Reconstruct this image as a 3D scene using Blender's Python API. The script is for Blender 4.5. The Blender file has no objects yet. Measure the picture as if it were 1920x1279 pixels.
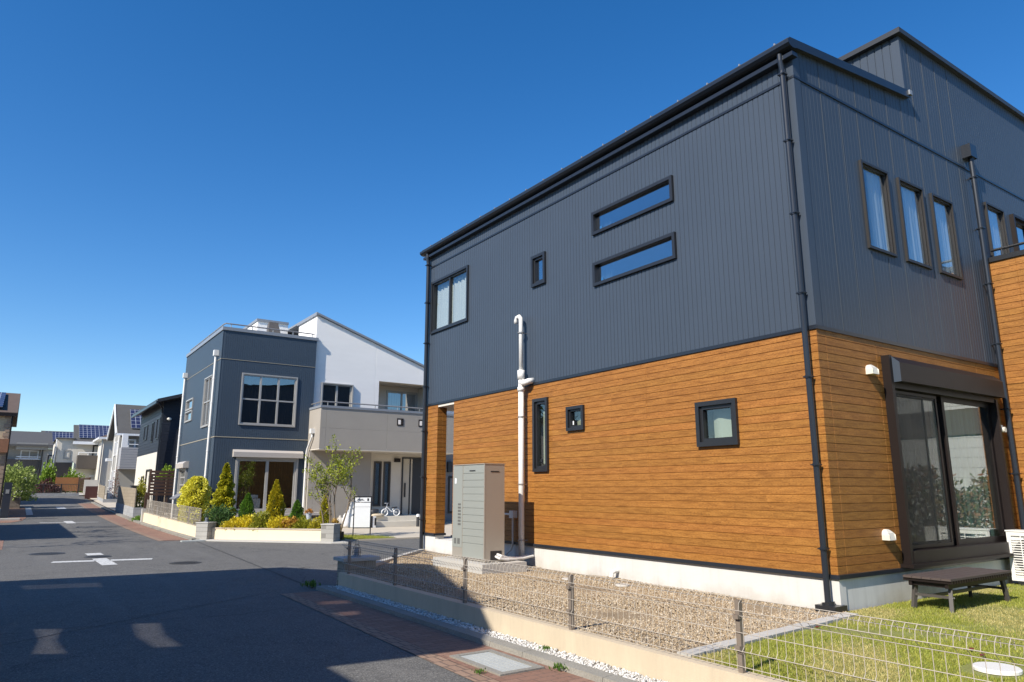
import bpy, math, random
import numpy as np
from mathutils import Vector, Matrix

random.seed(7)
RNG = np.random.default_rng(11)
R = math.radians
scene = bpy.context.scene
COL = scene.collection

# ------------------------------------------------------------------ camera
cam_d = bpy.data.cameras.new('camera')
cam_d.sensor_width = 36.0
cam_d.lens = 1329.6 / 1920 * 36.0
cam_d.clip_start = 0.05
cam_d.clip_end = 3000
cam = bpy.data.objects.new('camera', cam_d)
COL.objects.link(cam)
cam.location = (0, 0, 1.65)
cam.rotation_euler = (R(90 + 11.826), 0, R(-34.571))
scene.camera = cam

# ------------------------------------------------------------------ light
SUN_AZ, SUN_EL = 75.0, 39.5          # direction the light travels, clockwise from +Y
world = bpy.data.worlds.new("World")
scene.world = world
world.use_nodes = True
wn = world.node_tree
wn.nodes.clear()
sky = wn.nodes.new('ShaderNodeTexSky')
sky.sky_type = 'NISHITA'
sky.sun_disc = False
sky.sun_elevation = R(SUN_EL)
sky.sun_rotation = R(SUN_AZ + 180)
sky.altitude = 400
sky.air_density = 1.0
sky.dust_density = 0.4
sky.ozone_density = 2.5
hs = wn.nodes.new('ShaderNodeHueSaturation')
hs.inputs['Saturation'].default_value = 1.36
hs.inputs['Hue'].default_value = 0.505
bg = wn.nodes.new('ShaderNodeBackground')
bg.inputs['Strength'].default_value = 0.130
wo = wn.nodes.new('ShaderNodeOutputWorld')
wn.links.new(sky.outputs[0], hs.inputs['Color'])
wn.links.new(hs.outputs[0], bg.inputs['Color'])
wn.links.new(bg.outputs[0], wo.inputs['Surface'])

sun_d = bpy.data.lights.new('sun', 'SUN')
sun_d.energy = 5.0
sun_d.angle = R(0.5)
sun_d.color = (1.0, 0.93, 0.82)
sun = bpy.data.objects.new('sun', sun_d)
COL.objects.link(sun)
ld = Vector((math.sin(R(SUN_AZ)) * math.cos(R(SUN_EL)), math.cos(R(SUN_AZ)) * math.cos(R(SUN_EL)), -math.sin(R(SUN_EL))))
sun.rotation_euler = ld.to_track_quat('-Z', 'Y').to_euler()
sun.location = (-20, -5, 20)

vs = scene.view_settings
vs.view_transform = 'Standard'
vs.look = 'None'
vs.exposure = 0.42
vs.gamma = 1.0
scene.cycles.max_bounces = 8
scene.cycles.transparent_max_bounces = 16
scene.cycles.caustics_reflective = False
scene.cycles.caustics_refractive = False

# ------------------------------------------------------------------ materials
def nt(name):
    m = bpy.data.materials.new(name)
    m.use_nodes = True
    t = m.node_tree
    b = t.nodes['Principled BSDF']
    return m, t, b

def node(t, typ, **kw):
    n = t.nodes.new(typ)
    for k, v in kw.items():
        setattr(n, k, v)
    return n

def mth(t, op, a, b=None, clamp=False):
    n = node(t, 'ShaderNodeMath', operation=op)
    n.use_clamp = clamp
    for i, v in enumerate((a, b)):
        if v is None:
            continue
        if isinstance(v, (int, float)):
            n.inputs[i].default_value = v
        else:
            t.links.new(v, n.inputs[i])
    return n.outputs[0]

def coords(t, scale=(1, 1, 1), rot=(0, 0, 0)):
    tc = node(t, 'ShaderNodeTexCoord')
    mp = node(t, 'ShaderNodeMapping')
    mp.inputs['Scale'].default_value = scale
    mp.inputs['Rotation'].default_value = rot
    t.links.new(tc.outputs['Object'], mp.inputs['Vector'])
    return mp.outputs[0]

def noise(t, vec, scale, detail=4, rough=0.6):
    n = node(t, 'ShaderNodeTexNoise')
    n.inputs['Scale'].default_value = scale
    n.inputs['Detail'].default_value = detail
    n.inputs['Roughness'].default_value = rough
    if vec is not None:
        t.links.new(vec, n.inputs['Vector'])
    return n.outputs['Fac']

def mixc(t, fac, a, b, mode='MIX'):
    n = node(t, 'ShaderNodeMix', data_type='RGBA', blend_type=mode)
    for sock, v in ((n.inputs[0], fac), (n.inputs[6], a), (n.inputs[7], b)):
        if isinstance(v, (int, float)):
            sock.default_value = v
        elif isinstance(v, tuple):
            sock.default_value = v if len(v) == 4 else (*v, 1)
        else:
            t.links.new(v, sock)
    return n.outputs[2]

def ramp(t, fac, stops):
    n = node(t, 'ShaderNodeValToRGB')
    els = n.color_ramp.elements
    while len(els) < len(stops):
        els.new(0.5)
    for e, (p, c) in zip(els, stops):
        e.position = p
        e.color = (*c, 1)
    t.links.new(fac, n.inputs[0])
    return n.outputs[0]

def bump(t, b, h, strength=0.3, dist=0.01):
    n = node(t, 'ShaderNodeBump')
    n.inputs['Strength'].default_value = strength
    n.inputs['Distance'].default_value = dist
    t.links.new(h, n.inputs['Height'])
    t.links.new(n.outputs[0], b.inputs['Normal'])

def scl(c, k):
    return tuple(min(1, x * k) for x in c)

def mat(name, col, rough=0.6, var=0.10, vs_=1.3, fine=0.0, fs=60, bmp=0.0, bs=60, metal=0.0, spec=0.5, stretch=(1, 1, 1)):
    m, t, b = nt(name)
    v = coords(t, stretch)
    n = noise(t, v, vs_, 5)
    c = mixc(t, n, scl(col, 1 - var * 2), scl(col, 1 + var * 2))
    if fine:
        n2 = noise(t, v, fs, 3)
        c = mixc(t, mth(t, 'MULTIPLY', mth(t, 'SUBTRACT', n2, 0.42, True), 4.0 * fine, True), c, scl(col, 0.45))
    t.links.new(c, b.inputs['Base Color'])
    b.inputs['Roughness'].default_value = rough
    b.inputs['Metallic'].default_value = metal
    b.inputs['Specular IOR Level'].default_value = spec
    if bmp:
        bump(t, b, noise(t, v, bs, 4), bmp, 0.01)
    return m

def leaf_mat(name, c1, c2, trans=0.25):
    m, t, b = nt(name)
    g = node(t, 'ShaderNodeNewGeometry')
    tc = coords(t)
    k = mth(t, 'ADD', mth(t, 'MULTIPLY', g.outputs['Random Per Island'], 0.65), mth(t, 'MULTIPLY', noise(t, tc, 4.0, 2), 0.45))
    c = ramp(t, k, [(0.1, c1), (0.9, c2)])
    t.links.new(c, b.inputs['Base Color'])
    b.inputs['Roughness'].default_value = 0.5
    b.inputs['Specular IOR Level'].default_value = 0.3
    tr = node(t, 'ShaderNodeBsdfTranslucent')
    t.links.new(c, tr.inputs['Color'])
    mx = node(t, 'ShaderNodeMixShader')
    mx.inputs[0].default_value = trans
    out = t.nodes['Material Output']
    t.links.new(b.outputs[0], mx.inputs[1])
    t.links.new(tr.outputs[0], mx.inputs[2])
    t.links.new(mx.outputs[0], out.inputs['Surface'])
    return m

def island_mat(name, stops, rough=0.7, spec=0.3):
    m, t, b = nt(name)
    g = node(t, 'ShaderNodeNewGeometry')
    c = ramp(t, g.outputs['Random Per Island'], stops)
    t.links.new(c, b.inputs['Base Color'])
    b.inputs['Roughness'].default_value = rough
    b.inputs['Specular IOR Level'].default_value = spec
    return m

def glass_mat(name, tint=(0.75, 0.8, 0.8), base=0.07, power=3.5, gloss=(1, 1, 1)):
    m, t, b = nt(name)
    t.nodes.remove(b)
    lw = node(t, 'ShaderNodeLayerWeight')
    lw.inputs['Blend'].default_value = 0.5
    f = mth(t, 'ADD', mth(t, 'MULTIPLY', mth(t, 'POWER', lw.outputs['Facing'], power), 1 - base), base, True)
    tr = node(t, 'ShaderNodeBsdfTransparent')
    tr.inputs['Color'].default_value = (*tint, 1)
    gl = node(t, 'ShaderNodeBsdfGlossy')
    gl.inputs['Roughness'].default_value = 0.0
    gl.inputs['Color'].default_value = (*gloss, 1)
    # float glass is never quite flat
    bn = node(t, 'ShaderNodeBump')
    bn.inputs['Strength'].default_value = 0.03
    bn.inputs['Distance'].default_value = 0.02
    t.links.new(noise(t, coords(t), 2.2, 1), bn.inputs['Height'])
    t.links.new(bn.outputs[0], gl.inputs['Normal'])
    mx = node(t, 'ShaderNodeMixShader')
    t.links.new(f, mx.inputs[0])
    t.links.new(tr.outputs[0], mx.inputs[1])
    t.links.new(gl.outputs[0], mx.inputs[2])
    t.links.new(mx.outputs[0], t.nodes['Material Output'].inputs['Surface'])
    return m

def cloth_mat(name, col, trans=0.3):
    m, t, b = nt(name)
    b.inputs['Base Color'].default_value = (*col, 1)
    b.inputs['Roughness'].default_value = 0.9
    tr = node(t, 'ShaderNodeBsdfTranslucent')
    tr.inputs['Color'].default_value = (*col, 1)
    mx = node(t, 'ShaderNodeMixShader')
    mx.inputs[0].default_value = trans
    t.links.new(b.outputs[0], mx.inputs[1])
    t.links.new(tr.outputs[0], mx.inputs[2])
    t.links.new(mx.outputs[0], t.nodes['Material Output'].inputs['Surface'])
    return m

def wood_board_mat(name, dark, mid, light, z0, pitch, seg=1.9):
    """printed wood-grain siding boards; u runs along whichever of x, y varies"""
    m, t, b = nt(name)
    tc = node(t, 'ShaderNodeTexCoord')
    sx = node(t, 'ShaderNodeSeparateXYZ')
    t.links.new(tc.outputs['Object'], sx.inputs[0])
    u = mth(t, 'ADD', sx.outputs[0], sx.outputs[1])
    z = mth(t, 'DIVIDE', mth(t, 'SUBTRACT', sx.outputs[2], z0), pitch)
    row = mth(t, 'FLOOR', z)
    wn1 = node(t, 'ShaderNodeTexWhiteNoise', noise_dimensions='1D')
    t.links.new(row, wn1.inputs['W'])
    su = mth(t, 'DIVIDE', mth(t, 'ADD', u, mth(t, 'MULTIPLY', wn1.outputs['Value'], 7.3)), seg)
    cell = mth(t, 'FLOOR', su)
    cv = node(t, 'ShaderNodeCombineXYZ')
    t.links.new(cell, cv.inputs[0])
    t.links.new(row, cv.inputs[1])
    wn2 = node(t, 'ShaderNodeTexWhiteNoise', noise_dimensions='2D')
    t.links.new(cv.outputs[0], wn2.inputs['Vector'])
    tone = wn2.outputs['Value']
    gv = node(t, 'ShaderNodeCombineXYZ')
    t.links.new(mth(t, 'ADD', u, mth(t, 'MULTIPLY', tone, 31.0)), gv.inputs[0])
    t.links.new(mth(t, 'MULTIPLY', sx.outputs[2], 9.0), gv.inputs[1])
    t.links.new(mth(t, 'MULTIPLY', row, 3.7), gv.inputs[2])
    g1 = noise(t, gv.outputs[0], 4.0, 6, 0.65)
    gv2 = node(t, 'ShaderNodeCombineXYZ')
    t.links.new(mth(t, 'ADD', u, mth(t, 'MULTIPLY', tone, 17.0)), gv2.inputs[0])
    t.links.new(mth(t, 'MULTIPLY', sx.outputs[2], 3.5), gv2.inputs[1])
    t.links.new(mth(t, 'MULTIPLY', row, 5.1), gv2.inputs[2])
    g2 = noise(t, gv2.outputs[0], 30.0, 5, 0.72)
    c = ramp(t, g1, [(0.30, dark), (0.52, mid), (0.75, light)])
    c = mixc(t, mth(t, 'MULTIPLY', mth(t, 'SUBTRACT', g2, 0.49, True), 5.5, True), c, scl(dark, 0.62))
    k = mth(t, 'ADD', mth(t, 'MULTIPLY', tone, 0.17), 0.93)
    hv = node(t, 'ShaderNodeHueSaturation')
    t.links.new(c, hv.inputs['Color'])
    t.links.new(k, hv.inputs['Value'])
    t.links.new(mth(t, 'ADD', mth(t, 'MULTIPLY', wn1.outputs['Value'], 0.006), 0.498), hv.inputs['Hue'])
    t.links.new(hv.outputs[0], b.inputs['Base Color'])
    b.inputs['Roughness'].default_value = 0.55
    b.inputs['Specular IOR Level'].default_value = 0.35
    bump(t, b, g2, 0.25, 0.004)
    return m

def brick_mat(name, c1, c2, mortar, bw, bh, plane='XY', ms=0.02, rough=0.85, bias=0.0, rotz=0.0, dirt=0.25):
    m, t, b = nt(name)
    rot = {'XY': (0, 0, rotz), 'XZ': (R(-90), 0, 0), 'YZ': (R(-90), 0, R(-90))}[plane]
    tc = node(t, 'ShaderNodeTexCoord')
    if plane == 'XY':
        mp = node(t, 'ShaderNodeMapping')
        mp.inputs['Rotation'].default_value = rot
        t.links.new(tc.outputs['Object'], mp.inputs[0])
        v = mp.outputs[0]
    else:
        sx = node(t, 'ShaderNodeSeparateXYZ')
        t.links.new(tc.outputs['Object'], sx.inputs[0])
        cb = node(t, 'ShaderNodeCombineXYZ')
        t.links.new(mth(t, 'ADD', sx.outputs[0], sx.outputs[1]), cb.inputs[0])
        t.links.new(sx.outputs[2], cb.inputs[1])
        v = cb.outputs[0]
    br = node(t, 'ShaderNodeTexBrick')
    br.inputs['Scale'].default_value = 1.0
    br.inputs['Brick Width'].default_value = bw
    br.inputs['Row Height'].default_value = bh
    br.inputs['Mortar Size'].default_value = ms * bh
    br.inputs['Bias'].default_value = bias
    br.inputs['Color1'].default_value = (*c1, 1)
    br.inputs['Color2'].default_value = (*c2, 1)
    br.inputs['Mortar'].default_value = (*mortar, 1)
    t.links.new(v, br.inputs['Vector'])
    n1 = noise(t, tc.outputs['Object'], 1.7, 5)
    n2 = noise(t, tc.outputs['Object'], 45, 3)
    c = mixc(t, mth(t, 'MULTIPLY', n1, dirt * 2), br.outputs['Color'], scl(c2, 0.55))
    c = mixc(t, mth(t, 'MULTIPLY', mth(t, 'SUBTRACT', n2, 0.45, True), 1.6, True), c, scl(c1, 0.6))
    t.links.new(c, b.inputs['Base Color'])
    b.inputs['Roughness'].default_value = rough
    bump(t, b, mth(t, 'ADD', mth(t, 'MULTIPLY', br.outputs['Fac'], -1.0), mth(t, 'MULTIPLY', n2, 0.4)), 0.5, 0.006)
    return m

def asphalt_mat():
    m, t, b = nt('asphalt')
    v = coords(t)
    big = noise(t, v, 0.35, 6, 0.62)
    mid = noise(t, v, 3.0, 5, 0.6)
    vor = node(t, 'ShaderNodeTexVoronoi')
    vor.inputs['Scale'].default_value = 95
    t.links.new(v, vor.inputs['Vector'])
    c = mixc(t, big, (0.086, 0.084, 0.078), (0.158, 0.152, 0.141))
    c = mixc(t, mth(t, 'MULTIPLY', mth(t, 'SUBTRACT', mid, 0.45, True), 1.8, True), c, (0.072, 0.071, 0.070))
    wear = noise(t, coords(t, (1.5, .10, 1)), 1.1, 5, .6)
    c = mixc(t, mth(t, 'MULTIPLY', mth(t, 'SUBTRACT', wear, .52, True), 2.6, True), c, (.165, .160, .150))
    blot = noise(t, v, 0.9, 3, .5)
    c = mixc(t, mth(t, 'MULTIPLY', mth(t, 'SUBTRACT', blot, .60, True), 3.5, True), c, (.060, .059, .058))
    sep = node(t, 'ShaderNodeSeparateColor')
    t.links.new(vor.outputs['Color'], sep.inputs[0])
    grain = mth(t, 'SUBTRACT', sep.outputs[0], 0.72, True)
    c = mixc(t, mth(t, 'MULTIPLY', grain, 2.4, True), c, (0.30, 0.29, 0.27))
    dk = mth(t, 'SUBTRACT', 0.30, sep.outputs[0], True)
    c = mixc(t, mth(t, 'MULTIPLY', dk, 2.2, True), c, (0.03, 0.03, 0.032))
    # long wandering cracks
    vc = node(t, 'ShaderNodeTexVoronoi', feature='DISTANCE_TO_EDGE')
    vc.inputs['Scale'].default_value = 0.16
    wv = node(t, 'ShaderNodeVectorMath', operation='ADD')
    nz = node(t, 'ShaderNodeTexNoise')
    nz.inputs['Scale'].default_value = 1.4
    nz.inputs['Detail'].default_value = 5
    t.links.new(v, nz.inputs['Vector'])
    t.links.new(v, wv.inputs[0])
    t.links.new(nz.outputs['Color'], wv.inputs[1])
    t.links.new(wv.outputs[0], vc.inputs['Vector'])
    cr = mth(t, 'LESS_THAN', vc.outputs['Distance'], 0.0018)
    c = mixc(t, mth(t, 'MULTIPLY', cr, 0.6), c, (0.03, 0.03, 0.03))
    t.links.new(c, b.inputs['Base Color'])
    b.inputs['Roughness'].default_value = 0.82
    b.inputs['Specular IOR Level'].default_value = 0.35
    bump(t, b, vor.outputs['Distance'], 0.6, 0.006)
    return m

M = {}
M['asphalt'] = asphalt_mat()
M['steel'] = mat('grey_blue_steel_siding', (0.050, 0.065, 0.088), 0.42, 0.05, 0.8, spec=0.4)
M['joint_grey'] = mat('worn_panel_joint', (0.066, 0.078, 0.093), 0.45)
M['steel_far'] = mat('slate_blue_steel_siding', (0.052, 0.073, 0.100), 0.45, 0.05, 0.8, spec=0.4)
M['wood'] = wood_board_mat('wood_grain_siding', (0.210, 0.080, 0.015), (0.340, 0.142, 0.030), (0.430, 0.190, 0.045), 0.64, 0.105)
M['plaster'] = mat('foundation_plaster', (0.62, 0.61, 0.58), 0.85, 0.06, 1.2, fine=0.10, fs=90, bmp=0.15, bs=90)
def stained_plaster():
    m, t, b = nt('foundation_render')
    tc = node(t, 'ShaderNodeTexCoord')
    sx = node(t, 'ShaderNodeSeparateXYZ')
    t.links.new(tc.outputs['Object'], sx.inputs[0])
    v = coords(t, (1, 1, 1))
    n1 = noise(t, v, 1.6, 6, .65)
    n2 = noise(t, coords(t, (7, 7, .7)), 1.5, 4)
    c = mixc(t, n1, (.66, .65, .62), (.56, .55, .52))
    c = mixc(t, mth(t, 'MULTIPLY', mth(t, 'SUBTRACT', n2, .48, True), 1.6, True), c, (.46, .45, .42))
    low = mth(t, 'SUBTRACT', mth(t, 'MULTIPLY', n1, .62), mth(t, 'SUBTRACT', sx.outputs[2], .20), True)
    c = mixc(t, mth(t, 'MULTIPLY', mth(t, 'SUBTRACT', low, .16, True), 2.2, True), c, (.36, .30, .22))
    t.links.new(c, b.inputs['Base Color'])
    b.inputs['Roughness'].default_value = .88
    bump(t, b, noise(t, v, 90, 4), .15, .01)
    return m
M['plaster'] = stained_plaster()
M['black'] = mat('black_aluminium', (0.020, 0.021, 0.024), 0.35, 0.08, 2)
M['gunmetal'] = mat('dark_gutter', (0.018, 0.022, 0.030), 0.30, 0.08, 2)
M['bronze'] = mat('dark_bronze_aluminium', (0.014, 0.0095, 0.0085), 0.45, 0.08, 2, spec=0.3)
M['bronze_lt'] = mat('grey_bronze_aluminium', (0.072, 0.064, 0.058), 0.4, 0.08, 2)
M['roof'] = mat('dark_roof_steel', (0.03, 0.032, 0.036), 0.45, 0.08, 1)
M['white_pvc'] = mat('white_pvc', (0.78, 0.76, 0.72), 0.35, 0.03, 3)
M['white_plastic'] = mat('ivory_plastic', (0.70, 0.66, 0.57), 0.45, 0.04, 3)
M['white_paint'] = mat('white_enamel', (0.78, 0.79, 0.80), 0.35, 0.03, 3)
M['road_paint'] = mat('worn_road_paint', (0.62, 0.62, 0.60), 0.75, 0.08, 2, fine=0.9, fs=22)
M['pane'] = glass_mat('window_glass', (0.88, 0.91, 0.90))
M['pane_sky'] = glass_mat('bright_window_glass', (0.55, 0.62, 0.66), 0.26, 2.0, (0.95, 0.97, 1.0))
M['frame_b'] = mat('charcoal_window_frame', (0.030, 0.028, 0.027), 0.42, 0.06, 2, spec=0.35)
M['pane_b'] = glass_mat('low_e_window_glass', (0.88, 0.92, 0.94), 0.07, 3.6, (0.95, 0.97, 1.0))
M['pane_dark'] = glass_mat('dark_window_glass', (0.45, 0.48, 0.50), 0.28, 2.5)
M['curtain'] = cloth_mat('white_curtain', (0.82, 0.83, 0.82))
M['room_white'] = mat('white_room_lining', (0.66, 0.67, 0.68), 0.9)
M['curtain_green'] = cloth_mat('pale_green_curtain', (0.60, 0.72, 0.64), 0.35)
M['curtain_grey'] = cloth_mat('grey_curtain', (0.34, 0.34, 0.34), 0.2)
M['blind'] = cloth_mat('dark_vertical_blind', (0.30, 0.24, 0.19), 0.15)
M['screen_in'] = cloth_mat('ivory_roller_blind', (0.60, 0.62, 0.50), 0.3)
M['room'] = mat('dim_room', (0.10, 0.09, 0.08), 0.9)
M['film'] = mat('blue_sticker', (0.02, 0.12, 0.30), 0.5)
M['cream'] = mat('cream_painted_wall', (0.76, 0.64, 0.45), 0.8, 0.05, 0.9, fine=0.06, fs=40, bmp=0.12, bs=120)
M['beige_conc'] = mat('beige_low_wall', (0.56, 0.47, 0.34), 0.85, 0.09, 1.2, fine=0.08, fs=12, bmp=0.15, bs=60, stretch=(3, 3, .5))
M['kerb'] = mat('kerb_concrete', (0.27, 0.255, 0.22), 0.9, 0.16, 2.2, fine=0.4, fs=55, bmp=0.5, bs=60)
M['conc'] = mat('pale_concrete', (0.48, 0.46, 0.42), 0.88, 0.08, 1.3, fine=0.15, fs=40, bmp=0.2, bs=80)
M['drive'] = mat('driveway_concrete', (0.52, 0.46, 0.37), 0.9, 0.10, 0.7, fine=0.15, fs=30, bmp=0.2, bs=60)
M['lid'] = mat('steel_drain_lid', (0.44, 0.46, 0.44), 0.6, 0.10, 2, fine=0.25, fs=45, bmp=0.3, bs=80)
M['pave'] = brick_mat('red_brick_paving', (0.250, 0.130, 0.088), (0.330, 0.195, 0.138), (0.14, 0.095, 0.07), 0.21, 0.105, ms=0.05)
M['pave_edge'] = brick_mat('tan_brick_edging', (0.30, 0.19, 0.13), (0.36, 0.24, 0.17), (0.13, 0.09, 0.07), 0.105, 0.21, ms=0.05)
M['soil'] = mat('garden_soil', (0.14, 0.105, 0.07), 0.95, 0.2, 3, fine=0.4, fs=40, bmp=0.6, bs=40)
M['gravel_bed'] = mat('gravel_bed', (0.28, 0.21, 0.13), 0.95, 0.15, 4, fine=0.5, fs=70, bmp=1.0, bs=70)
M['pebble'] = island_mat('river_gravel', [(0.0, (0.15, 0.11, 0.075)), (0.25, (0.34, 0.245, 0.145)), (0.5, (0.45, 0.34, 0.205)), (0.72, (0.25, 0.215, 0.175)), (0.88, (0.54, 0.43, 0.29)), (1.0, (0.64, 0.56, 0.44))])
M['pebble_white'] = island_mat('white_marble_chips', [(0.0, (0.34, 0.32, 0.29)), (0.4, (0.58, 0.56, 0.53)), (1.0, (0.76, 0.75, 0.72))])
M['lawn_soil'] = mat('lawn_base', (0.22, 0.23, 0.06), 0.95, 0.22, 3, fine=0.4, fs=50, bmp=0.8, bs=60)
M['grass'] = leaf_mat('grass_blades', (0.19, 0.26, 0.025), (0.50, 0.48, 0.10), 0.35)
M['grass_dry'] = leaf_mat('dry_grass_blades', (0.34, 0.31, 0.07), (0.68, 0.58, 0.26), 0.35)
M['weed'] = leaf_mat('weed_leaves', (0.05, 0.12, 0.015), (0.14, 0.24, 0.04))
M['deadleaf'] = mat('dead_leaf', (0.16, 0.035, 0.02), 0.7)
M['wire'] = mat('bronze_fence_wire', (0.46, 0.41, 0.34), 0.45, 0.05, 3, spec=0.6)
M['post'] = mat('bronze_fence_post', (0.20, 0.165, 0.135), 0.42, 0.06, 3)
M['heat_front'] = mat('sage_grey_steel', (0.35, 0.362, 0.325), 0.42, 0.04, 1, metal=0.25)
M['heat_side'] = mat('gravel_bounce_steel', (0.42, 0.38, 0.32), 0.36, 0.04, 1, metal=0.35)  # beige tint paints in light reflected off the gravel
M['stone'] = brick_mat('split_stone_blocks', (0.32, 0.31, 0.28), (0.46, 0.44, 0.40), (0.20, 0.19, 0.17), 0.28, 0.14, 'XZ', 0.05)
M['tile_cap'] = mat('tan_cap_tiles', (0.46, 0.38, 0.29), 0.8, 0.1, 3)
M['trim_beige'] = mat('beige_trim', (0.36, 0.32, 0.24), 0.5, 0.04, 2)
M['alu'] = mat('silver_grey_aluminium', (0.38, 0.36, 0.34), 0.35, 0.05, 2, metal=0.5)
M['alu_w'] = mat('champagne_window_frame', (0.42, 0.40, 0.37), 0.38, 0.05, 2, metal=0.2)
M['shutter'] = mat('champagne_shutter_box', (0.50, 0.45, 0.40), 0.4, 0.04, 2)
M['flash_metal'] = mat('grey_flashing', (0.24, 0.26, 0.29), 0.4, 0.05, 2)
M['bark'] = mat('pale_bark', (0.22, 0.17, 0.12), 0.9, 0.2, 8, fine=0.4, fs=50, bmp=0.6, bs=50)
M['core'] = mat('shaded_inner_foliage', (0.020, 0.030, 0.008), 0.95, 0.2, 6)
M['wood_slat'] = mat('orange_wood_slats', (0.37, 0.155, 0.055), 0.6, 0.12, 3, fine=0.2, fs=30, stretch=(1, 1, 6))
M['wood_dark'] = mat('dark_brown_slats', (0.095, 0.052, 0.034), 0.55, 0.12, 3)
M['solar'] = None

def stucco(name, col, bs=60, st=0.7, var=0.06):
    return mat(name, col, 0.85, var, 0.9, fine=0.08, fs=50, bmp=st, bs=bs)

M['greige'] = stucco('greige_textured_siding', (0.36, 0.325, 0.280), 22, 0.55)
M['white_siding'] = mat('white_siding', (0.90, 0.87, 0.83), 0.75, 0.03, 0.8, bmp=0.3, bs=14, stretch=(1, 1, 5))
M['cream_siding'] = mat('cream_siding', (0.68, 0.62, 0.53), 0.75, 0.04, 0.8, bmp=0.25, bs=16, stretch=(1, 1, 4))
M['tile_white'] = mat('ivory_step_tiles', (0.62, 0.58, 0.50), 0.6, 0.05, 3)
M['door_dark'] = mat('charcoal_door', (0.035, 0.036, 0.040), 0.4, 0.06, 2)
M['door_light'] = mat('ivory_door_panel', (0.55, 0.49, 0.40), 0.45, 0.05, 2)

def solar_mat():
    m, t, b = nt('solar_cells')
    tc = node(t, 'ShaderNodeTexCoord')
    br = node(t, 'ShaderNodeTexBrick')
    br.offset = 0.0
    br.inputs['Scale'].default_value = 1.0
    br.inputs['Brick Width'].default_value = 0.36
    br.inputs['Row Height'].default_value = 0.52
    br.inputs['Mortar Size'].default_value = 0.022
    br.inputs['Color1'].default_value = (0.022, 0.027, 0.066, 1)
    br.inputs['Color2'].default_value = (0.030, 0.036, 0.085, 1)
    br.inputs['Mortar'].default_value = (0.30, 0.32, 0.36, 1)
    t.links.new(tc.outputs['Object'], br.inputs['Vector'])
    t.links.new(br.outputs['Color'], b.inputs['Base Color'])
    b.inputs['Roughness'].default_value = 0.25
    return m
M['solar'] = solar_mat()

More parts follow.
